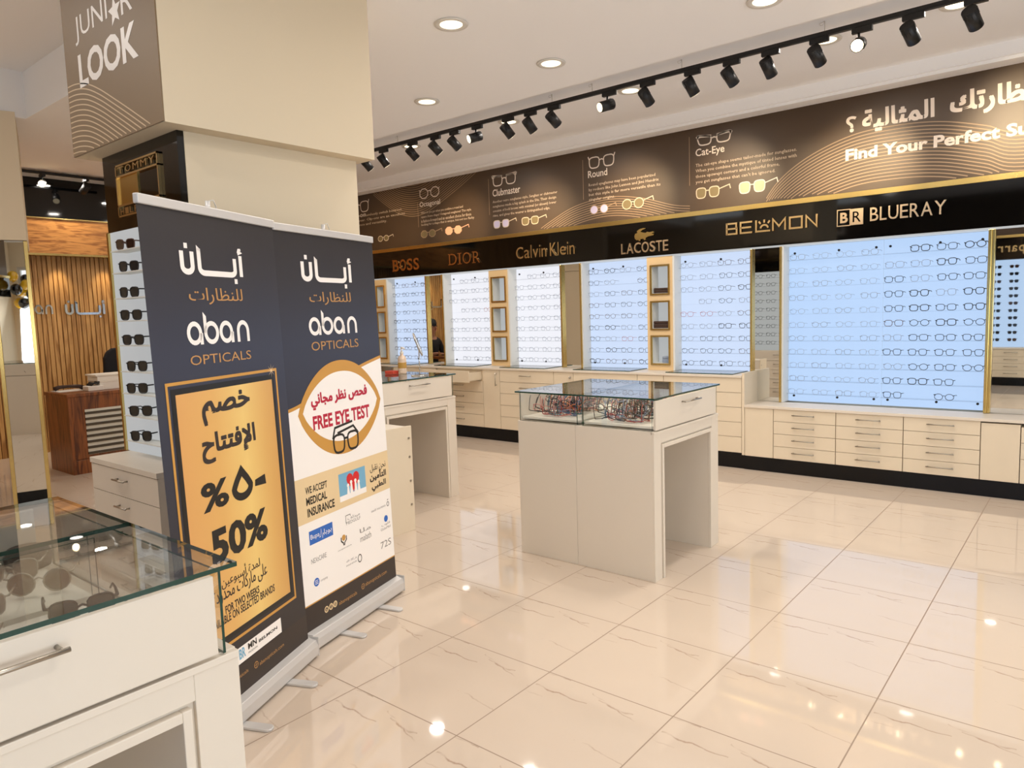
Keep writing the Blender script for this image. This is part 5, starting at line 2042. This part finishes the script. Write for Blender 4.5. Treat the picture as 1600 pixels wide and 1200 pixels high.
for s_ in (-1, 1):
    mb.ribbon([(a + s_ * 0.003, z - 0.03), (a + s_ * 0.006, z - 0.016), (a + s_ * 0.022, z - 0.004), (a + s_ * 0.022, z + 0.016)], 0.007, L, 0, 0.0016)
a, z = L.at(562, 872)
mb.ribbon([(a + 0.016 * math.cos(q), z + 0.020 * math.sin(q)) for q in [2 * PI * k / 18 for k in range(18)]], 0.005, L, 0, 0.0016, True)
a, z = L.at(605.5, 787)
mb.ribbon([(a + 0.010 * math.cos(q), z + 0.012 * math.sin(q)) for q in [2 * PI * k / 14 for k in range(14)]], 0.004, L, 0, 0.0016, True)
mb.ribbon([(a - 0.004, z + 0.022), (a + 0.006, z + 0.026)], 0.005, L, 0, 0.0016)
a0, z0 = L.at(540.5, 818)
mb.ribbon([(a0, z0), (a0, z0 + 0.04), (a0 + 0.04, z0 + 0.04), (a0 + 0.04, z0 + 0.03)], 0.003, L, 0, 0.0016)
mb.build('logo_mark', 'print_dark', t, 0, True)
T(t, 'lettering', 'print_bronze', L, [('abanopticals', (530, 949), (557.5, 928.5), (530, 941)), ('abanopticals.com', (571, 917), (604, 897.5), (571, 909))], 0.0018)
for k, p in enumerate(((510, 952), (517, 947.5), (523.5, 943.5))):
    mb = MB()
    a, z = L.at(*p)
    mb.ribbon([(a + 0.0135 * math.cos(q), z + 0.0135 * math.sin(q)) for q in [2 * PI * i / 16 for i in range(16)]], 0.006, L, 0, 0.0018, True)
    if k == 0:
        mb.add([L(a - 0.005, z - 0.006, 0.0018), L(a + 0.005, z - 0.006, 0.0018), L(a, z + 0.006, 0.0018)], [(0, 1, 2)])
    elif k == 1:
        mb.ribbon([(a, z - 0.008), (a, z + 0.006), (a + 0.005, z + 0.007)], 0.004, L, 0, 0.0018)
    else:
        mb.ribbon([(a - 0.005, z - 0.005), (a + 0.005, z - 0.005), (a + 0.005, z + 0.005), (a - 0.005, z + 0.005)], 0.003, L, 0, 0.0018, True)
    mb.build('social_icon', 'print_cream', t, 0, True)
mb = MB()
a, z = L.at(567, 916)
mb.ribbon([(a + 0.014 * math.cos(q), z + 0.014 * math.sin(q)) for q in [2 * PI * i / 16 for i in range(16)]], 0.003, L, 0, 0.0018, True)
mb.ribbon([(a - 0.014, z), (a + 0.014, z)], 0.002, L, 0, 0.0018)
mb.ribbon([(a, z - 0.014), (a, z + 0.014)], 0.002, L, 0, 0.0018)
mb.build('globe_icon', 'print_bronze', t, 0, True)

# ------------------------------------------------------------------ reception end
PL = Plane((-10.455, 0, 0), (0, 1, 0))
t = thing('wall_lettering', 'gold mirror-finish wordmark in two scripts on the slatted wood wall', 'sign', (-10.455, 3.7, 1.7))
mb = MB()
for d in (0.004, 0.018):
    logo_arabic(mb, PL, *box_of(PL, (102, 496), (165, 497), (102, 468)), d=d)
mb.build('arabic_word', 'chrome', t)
mb = MB()
a0 = PL.at(55, 491)[0]
a1 = PL.at(83, 490)[0]
wd_ = (a1 - a0) / 0.50
for d in (0.004, 0.018):
    logo_latin(mb, PL, a1 - wd_ * 1.0, a1, PL.at(70, 491)[1], PL.at(70, 491)[1] + (PL.at(70, 476)[1] - PL.at(70, 491)[1]) / 0.70, d=d)
mb.build('latin_word', 'chrome', t)

t = thing('reception_desk', 'dark wood reception desk with a striped louvre panel in front of the slatted wall', 'desk', (-8.85, 3.9, 0))
mb = MB()
mb.box(-9.2, -8.547, 2.89, 2.925, 0, 0.845)
mb.build('end_panel', 'walnut', t, 0.002)
mb = MB()
mb.box(-9.22, -8.54, 2.885, 5.4, 0.845, 0.88)
mb.build('desk_top', 'walnut', t, 0.003)
mb = MB()
mb.box(-8.60, -8.56, 2.925, 5.35, 0, 0.845)
mb.build('front_panel', 'walnut', t)
mb = MB()
mb.box(-8.56, -8.547, 2.925, 5.35, 0, 0.15)
mb.box(-8.56, -8.547, 2.925, 3.05, 0.165, 0.845)
mb.box(-8.56, -8.547, 3.05, 5.35, 0.70, 0.845)
mb.build('front_board', 'walnut', t, 0.002)
mb = MB()
mb.box(-8.558, -8.553, 3.05, 5.35, 0.20, 0.70)
mb.build('louvre_back', 'louver_white', t)
for k in range(8):
    mb = MB()
    z = 0.205 + 0.063 * k
    mb.box(-8.553, -8.535, 3.05, 5.35, z, z + 0.026)
    mb.build('louvre_slat', 'louver_dark', t)

t = thing('telephone', 'dark desk telephone handset lying on white paper on the desk corner', 'telephone', (-9.05, 3.0, 0.88))
mb = MB()
mb.box(-9.18, -8.90, 2.94, 3.22, 0.881, 0.885)
mb.build('paper_sheet', 'paper', t)
mb = MB()
mb.tube([(-9.12, 2.96, 0.905), (-9.10, 3.0, 0.925), (-9.06, 3.09, 0.93), (-9.02, 3.18, 0.925), (-9.0, 3.22, 0.905)], [0.028, 0.022, 0.017, 0.022, 0.028], 10)
mb.build('handset', 'leather', t)
t = thing('card_machine', 'small white box with a dark top on the desk beside the telephone', 'device', (-8.78, 3.2, 0.88))
mb = MB()
mb.box(-8.86, -8.70, 3.16, 3.32, 0.881, 0.935)
mb.build('body', 'paper', t, 0.006)
mb = MB()
for k in range(4):
    mb.tube([(-8.84 + 0.035 * k, 3.20, 0.937), (-8.845 + 0.04 * k, 3.23, 0.965), (-8.83 + 0.035 * k, 3.27, 0.955), (-8.83 + 0.03 * k, 3.29, 0.975)], 0.011, 6)
mb.build('cable_bundle', 'black_metal', t)
for k, (z0, z1, lb) in enumerate(((0.881, 0.975, 'lower of two stacked cream boxes on the reception desk'), (0.976, 1.055, 'upper of two stacked cream boxes on the reception desk'))):
    t = thing('storage_box', lb, 'box', (-8.9, 3.7, z0))
    o_ = 0.02 * k
    mb = MB()
    mb.box(-9.05 + o_, -8.75, 3.30 - o_, 4.3, z0, z1 - (0.018 if k else 0))
    mb.build('box_body', 'tray', t, 0.003)
    mb = MB()
    mb.box(-9.06 + o_, -8.74, 3.28 - o_, 4.31, z1 - 0.018, z1) if k else mb.box(-9.06, -8.745, 3.30, 4.305, z1 - 0.010, z1)
    mb.build('lid', 'tray', t, 0.002)
t = thing('office_chair', 'dark rounded chair back rising behind the cream boxes on the desk', 'chair', (-9.65, 3.95, 0))
mb = MB()
vs = []
nr = 16
for i in range(nr):
    a = 2 * PI * i / nr
    e = 0.6
    vs.append((0.25 * math.copysign(abs(math.cos(a)) ** e, math.cos(a)), 0.30 * math.copysign(abs(math.sin(a)) ** e, math.sin(a))))
mb.slab(vs, lambda a, z, d: (-9.62 - d, 3.95 + a, 1.03 + z), 0.07)
mb.build('backrest', 'dark_cloth', t, 0.02)
mb = MB()
mb.box(-9.60, -9.15, 3.71, 4.19, 0.44, 0.52)
mb.build('seat', 'dark_cloth', t, 0.03)
mb = MB()
mb.tube([(-9.66, 3.95, 0.46), (-9.70, 3.95, 0.62), (-9.66, 3.95, 0.80)], 0.025, 8)
mb.build('back_support', 'black_metal', t)
mb = MB()
mb.cyl((-9.38, 3.95, 0.08), (-9.38, 3.95, 0.45), 0.03, n=12)
mb.build('gas_column', 'black_metal', t)
for k in range(5):
    a = 2 * PI * k / 5
    mb = MB()
    mb.tube([(-9.38, 3.95, 0.10), (-9.38 + 0.28 * math.cos(a), 3.95 + 0.28 * math.sin(a), 0.07)], [0.028, 0.018], 8)
    mb.sphere((-9.38 + 0.28 * math.cos(a), 3.95 + 0.28 * math.sin(a), 0.03), 0.029, 8)
    mb.build('caster_leg', 'black_metal', t)

# person seated behind the desk (seen in the mirror strip)


def skinned(name, pts, edges, m, parent, root=0, sub=2):
    me = bpy.data.meshes.new(name)
    me.from_pydata([p[:3] for p in pts], edges, [])
    me.materials.append(MATS[m])
    o = bpy.data.objects.new(name, me)
    COL.objects.link(o)
    if parent is not None:
        o.parent = parent
        o.matrix_parent_inverse = Matrix.Translation(-Vector(parent.location))
    sk = o.modifiers.new('skin', 'SKIN')
    sk.use_smooth_shade = True
    me.skin_vertices[0].data[root].use_root = True
    for i, p in enumerate(pts):
        me.skin_vertices[0].data[i].radius = (p[3], p[4] if len(p) > 4 else p[3])
    sb = o.modifiers.new('subsurf', 'SUBSURF')
    sb.levels = sub
    sb.render_levels = sub
    return o


px_, py_ = -9.55, 4.98
t = thing('person', 'person in dark clothes seated at the reception desk, seen in the mirror strip', 'person', (px_, py_, 0))
B = lambda x, y, z, r, r2=None: (px_ + x, py_ + y, z, r, r2 or r)
pts = [B(0, 0, 0.58, 0.15, 0.12), B(0.0, 0, 0.80, 0.15, 0.11), B(0.02, 0, 1.02, 0.17, 0.11), B(0.03, 0, 1.16, 0.13, 0.09), B(0.05, 0, 1.24, 0.055), B(0.07, 0, 1.32, 0.07), B(0.085, 0, 1.40, 0.092, 0.078), B(0.075, 0, 1.47, 0.075, 0.07)]
edges = [(i, i + 1) for i in range(7)]
for s_ in (-1, 1):
    n = len(pts)
    pts += [B(0.02, s_ * 0.19, 1.12, 0.06), B(0.06, s_ * 0.24, 0.96, 0.05), B(0.12, s_ * 0.25, 0.86, 0.043), B(0.24, s_ * 0.18, 0.905, 0.035), B(0.34, s_ * 0.12, 0.925, 0.026)]
    edges += [(3, n), (n, n + 1), (n + 1, n + 2), (n + 2, n + 3), (n + 3, n + 4)]
    n = len(pts)
    pts += [B(0.02, s_ * 0.10, 0.55, 0.10), B(0.24, s_ * 0.12, 0.54, 0.08), B(0.42, s_ * 0.12, 0.52, 0.065), B(0.44, s_ * 0.12, 0.28, 0.055), B(0.43, s_ * 0.12, 0.09, 0.042), B(0.53, s_ * 0.12, 0.045, 0.04)]
    edges += [(0, n), (n, n + 1), (n + 1, n + 2), (n + 2, n + 3), (n + 3, n + 4), (n + 4, n + 5)]
body = skinned('body', pts, edges, 'skin', t)
pts = [B(0, 0, 0.60, 0.16, 0.13), B(0.0, 0, 0.80, 0.165, 0.125), B(0.02, 0, 1.02, 0.185, 0.125), B(0.03, 0, 1.165, 0.14, 0.10)]
edges = [(0, 1), (1, 2), (2, 3)]
for s_ in (-1, 1):
    n = len(pts)
    pts += [B(0.02, s_ * 0.19, 1.12, 0.07), B(0.06, s_ * 0.24, 0.96, 0.06), B(0.12, s_ * 0.25, 0.86, 0.053), B(0.22, s_ * 0.19, 0.90, 0.043)]
    edges += [(3, n), (n, n + 1), (n + 1, n + 2), (n + 2, n + 3)]
skinned('shirt', pts, edges, 'dark_cloth', t)
pts = [B(0.0, 0, 0.56, 0.15, 0.12)]
edges = []
for s_ in (-1, 1):
    n = len(pts)
    pts += [B(0.02, s_ * 0.10, 0.55, 0.11), B(0.24, s_ * 0.12, 0.54, 0.09), B(0.425, s_ * 0.12, 0.52, 0.075), B(0.44, s_ * 0.12, 0.28, 0.065), B(0.43, s_ * 0.12, 0.12, 0.055)]
    edges += [(0, n), (n, n + 1), (n + 1, n + 2), (n + 2, n + 3), (n + 3, n + 4)]
skinned('trousers', pts, edges, 'dark_cloth', t)
mb = MB()
for j in range(8):
    pass
mb.lathe([(0.001, 0.115), (0.05, 0.105), (0.085, 0.07), (0.098, 0.02), (0.094, -0.035), (0.075, -0.06)], (px_ + 0.055, py_, 1.435), 18)
mb.build('hair', 'hair', t)
for s_ in (-1, 1):
    mb = MB()
    mb.sphere((px_ + 0.155, py_ + s_ * 0.032, 1.405), 0.011, 8)
    mb.build('eye', 'frame_black', t)
    mb = MB()
    mb.sphere((px_ + 0.07, py_ + s_ * 0.098, 1.39), 0.022, 8)
    mb.build('ear', 'skin', t)
    for k in range(4):
        mb = MB()
        yy = py_ + s_ * (0.085 + 0.02 * k)
        mb.tube([(px_ + 0.36, yy, 0.925), (px_ + 0.41 + 0.008 * (k in (1, 2)), yy - s_ * 0.008, 0.918), (px_ + 0.435 + 0.01 * (k in (1, 2)), yy - s_ * 0.012, 0.90)], [0.009, 0.008, 0.006], 8)
        mb.build('finger', 'skin', t)
    mb = MB()
    mb.tube([(px_ + 0.34, py_ + s_ * 0.09, 0.925), (px_ + 0.37, py_ + s_ * 0.06, 0.915), (px_ + 0.40, py_ + s_ * 0.05, 0.905)], [0.011, 0.009, 0.007], 8)
    mb.build('thumb', 'skin', t)
mb = MB()
mb.tube([(px_ + 0.16, py_, 1.405), (px_ + 0.182, py_, 1.372), (px_ + 0.165, py_, 1.362)], [0.008, 0.014, 0.010], 8)
mb.build('nose', 'skin', t)
mb = MB()
mb.tube([(px_ + 0.155, py_ - 0.022, 1.338), (px_ + 0.165, py_, 1.336), (px_ + 0.155, py_ + 0.022, 1.338)], 0.006, 6)
mb.build('mouth', 'frame_red', t)
t = thing('stool', 'padded dark stool under the person at the reception desk', 'stool', (px_, py_, 0))
mb = MB()
mb.lathe([(0.001, 0.33), (0.19, 0.33), (0.2, 0.36), (0.18, 0.385), (0.001, 0.39)], (px_, py_, 0), 22)
mb.build('seat', 'dark_cloth', t)
for k in range(4):
    a = PI / 4 + PI / 2 * k
    mb = MB()
    mb.tube([(px_ + 0.12 * math.cos(a), py_ + 0.12 * math.sin(a), 0.33), (px_ + 0.18 * math.cos(a), py_ + 0.18 * math.sin(a), 0.0)], 0.014, 8)
    mb.build('leg', 'steel', t)
t = thing('monitor', 'white computer monitor turned toward the person on the reception desk', 'monitor', (-8.95, 4.72, 0.88))
mb = MB()
mb.box(-8.96, -8.925, 4.50, 4.95, 0.98, 1.27)
mb.build('screen_case', 'paper', t, 0.006)
mb = MB()
mb.box(-8.962, -8.960, 4.52, 4.93, 1.0, 1.25)
mb.build('screen', 'lens_dark', t)
mb = MB()
mb.box(-9.03, -8.86, 4.64, 4.82, 0.881, 0.89)
mb.box(-8.93, -8.915, 4.70, 4.76, 0.89, 1.1)
mb.build('stand', 'paper', t)

# ------------------------------------------------------------------ the shop's other side, seen in mirrors and gloss
mb = MB()
mb.box(-6.0, 3.3, -1.75, -1.48, 0, 0.15)
struct('baseboard_front', mb, 'plinth')
for k in range(4):
    x1 = 1.2 - 1.1 * k
    x0 = x1 - 1.1
    t = thing('drawer_cabinet', f'cream drawer cabinet on the opposite wall seen in the far right mirror, {ORD[k]} along', 'cabinet', ((x0 + x1) / 2, -1.47, 0))
    mb = MB()
    mb.box(x0, x1, -1.742, -1.49, 0.15, 0.66)
    mb.build('carcass', 'laminate', t)
    for c in (0, 1):
        for r_ in range(4):
            mb = MB()
            xa = x0 + 0.55 * c
            z = 0.155 + 0.126 * r_
            mb.box(xa + 0.003, xa + 0.547, -1.49, -1.472, z, z + 0.122)
            d = mb.build('drawer', 'laminate', t)
            handle('handle', (xa + 0.17, -1.472, z + 0.07), (xa + 0.38, -1.472, z + 0.07), (0, 0.028, 0), d)
mb = MB()
mb.box(-3.2, 1.2, -1.742, -1.46, 0.66, 0.69)
tag(mb.build('countertop', 'laminate_white'), 'cream countertop on the opposite wall below reflected sunglasses', 'countertop')
mb = MB()
mb.box(-3.2, 1.2, -1.742, -1.70, 0.69, 2.265)
tag(mb.build('backlit_display', 'lit_blue'), 'blue lit panel of sunglasses reflected in the far right mirror', 'display')
for r_ in range(11):
    for c in range(4):
        z = 0.80 + 0.132 * r_
        x = -1.28 - 0.26 * c
        o = sun_pair('black' if (r_ * 3 + c) % 5 else 'brown', (x, -1.62, z), f'dark sunglasses on the opposite wall, {ORD[10 - r_]} row down, {ORD[3 - c]} from left in the mirror', 'reflected sunglasses', (0, 0, PI))
t = thing('fascia_board', 'black fascia with gold reversed-looking letters reflected in the far right mirror', 'fascia', (-1, -1.46, 2.27))
mb = MB()
mb.box(-6.0, 2.55, -1.742, -1.47, 2.265, 2.654)
mb.build('board', 'gloss_black', t)
mb = MB()
mb.box(-6.0, 2.55, -1.742, -1.455, 2.654, 2.70)
mb.build('gold_strip', 'gold', t)
PO = Plane((0, -1.469, 0), (-1, 0, 0))
for k, ch in enumerate('parro'):
    mb = MB()
    lo = 2.40
    put_text(mb, ch, PO, 1.13 + 0.105 * k, 1.13 + 0.105 * k + 0.08, lo - (0.05 if ch == 'p' else 0), lo + 0.11, 0.01, 0.002, 0.012)
    mb.build('letter', 'gold_letter', t)
t = thing('wall_mural', 'brown printed mural on the opposite wall with large white letters', 'mural', (-1, -1.5, 2.7))
mb = MB()
mb.box(-6.0, 2.55, -1.742, -1.50, 2.702, 3.47)
mb.build('print_panel', 'mural_brown', t)
PO = Plane((0, -1.499, 0), (-1, 0, 0))
mb = MB()
put_text(mb, 'LOOK', PO, 4.1, 5.3, 2.95, 3.35, 0.03, 0.002)
mb.build('lettering', 'print_white', t)

# balloons over the entrance, seen in the column mirror
br_ = random.Random(5)
bl = []
while len(bl) < 22:
    c = (3.0 + br_.uniform(-0.25, 0.25), -1.20 + br_.uniform(-0.30, 0.52), 2.46 + br_.uniform(-0.34, 0.34))
    r = br_.uniform(0.10, 0.135)
    if all((Vector(c) - Vector(q[:3])).length > (r + q[3]) * 1.04 + 0.012 for q in bl):
        bl.append(c + (r,))
    if br_.random() < 0.0002:
        break
for k, c in enumerate(bl):
    blk = k % 2 == 0
    t = thing('balloon', f'{"black" if blk else "yellow"} balloon in the garland over the entrance, reflected in the column mirror', 'balloon', c[:3], group=('black' if blk else 'yellow') + ' balloons in the garland')
    mb = MB()
    r = c[3]
    mb.sphere(c[:3], r, 14, 0, 1.08)
    mb.build('envelope', 'balloon_black' if blk else 'balloon_yellow', t)
    mb = MB()
    mb.cyl((c[0], c[1], c[2] - r * 1.07), (c[0], c[1], c[2] - r * 1.07 - 0.02), 0.006, 0.016, n=8)
    mb.build('knot', 'balloon_black' if blk else 'balloon_yellow', t)
# red checked cloth on a stand by the entrance
m = mat('checked_cloth', (190, 60, 50), 0.8)
nt, b = nodes_of(m)
tc = nt.nodes.new('ShaderNodeTexCoord')
ck = nt.nodes.new('ShaderNodeTexChecker')
ck.inputs['Scale'].default_value = 34
ck.inputs['Color1'].default_value = (*lin((196, 52, 48)), 1)
ck.inputs['Color2'].default_value = (*lin((236, 214, 204)), 1)
nt.links.new(tc.outputs['Object'], ck.inputs['Vector'])
nt.links.new(ck.outputs['Color'], b.inputs['Base Color'])
t = thing('coat_stand', 'stand draped with a red and white checked scarf, reflected in the column mirror', 'coat stand', (2.0, -0.64, 0))
mb = MB()
mb.tube([(2.0, -0.64, 0.0), (2.0, -0.64, 1.55)], 0.016, 8)
mb.lathe([(0.001, 0), (0.18, 0), (0.17, 0.02), (0.001, 0.03)], (2.0, -0.64, 0), 20)
mb.tube([(2.0, -0.79, 1.55), (2.0, -0.64, 1.58), (2.0, -0.49, 1.55)], 0.014, 8)
mb.build('pole', 'steel', t)
mb = MB()
vs = []
for i in range(15):
    for j in range(11):
        a = -1 + 2 * i / 14
        dz = 0.62 * j / 10
        vs.append((1.98 + 0.035 * math.sin(i * 1.3 + j * 0.25), -0.64 + a * (0.14 + 0.06 * j / 10), 1.585 - 0.04 * abs(a) - dz * (1 - 0.2 * abs(a))))
mb.add(vs, [(i * 11 + j, (i + 1) * 11 + j, (i + 1) * 11 + j + 1, i * 11 + j + 1) for i in range(14) for j in range(10)], 0, True)
o = mb.build('scarf', 'checked_cloth', t)
sol = o.modifiers.new('solidify', 'SOLIDIFY')
sol.thickness = 0.006
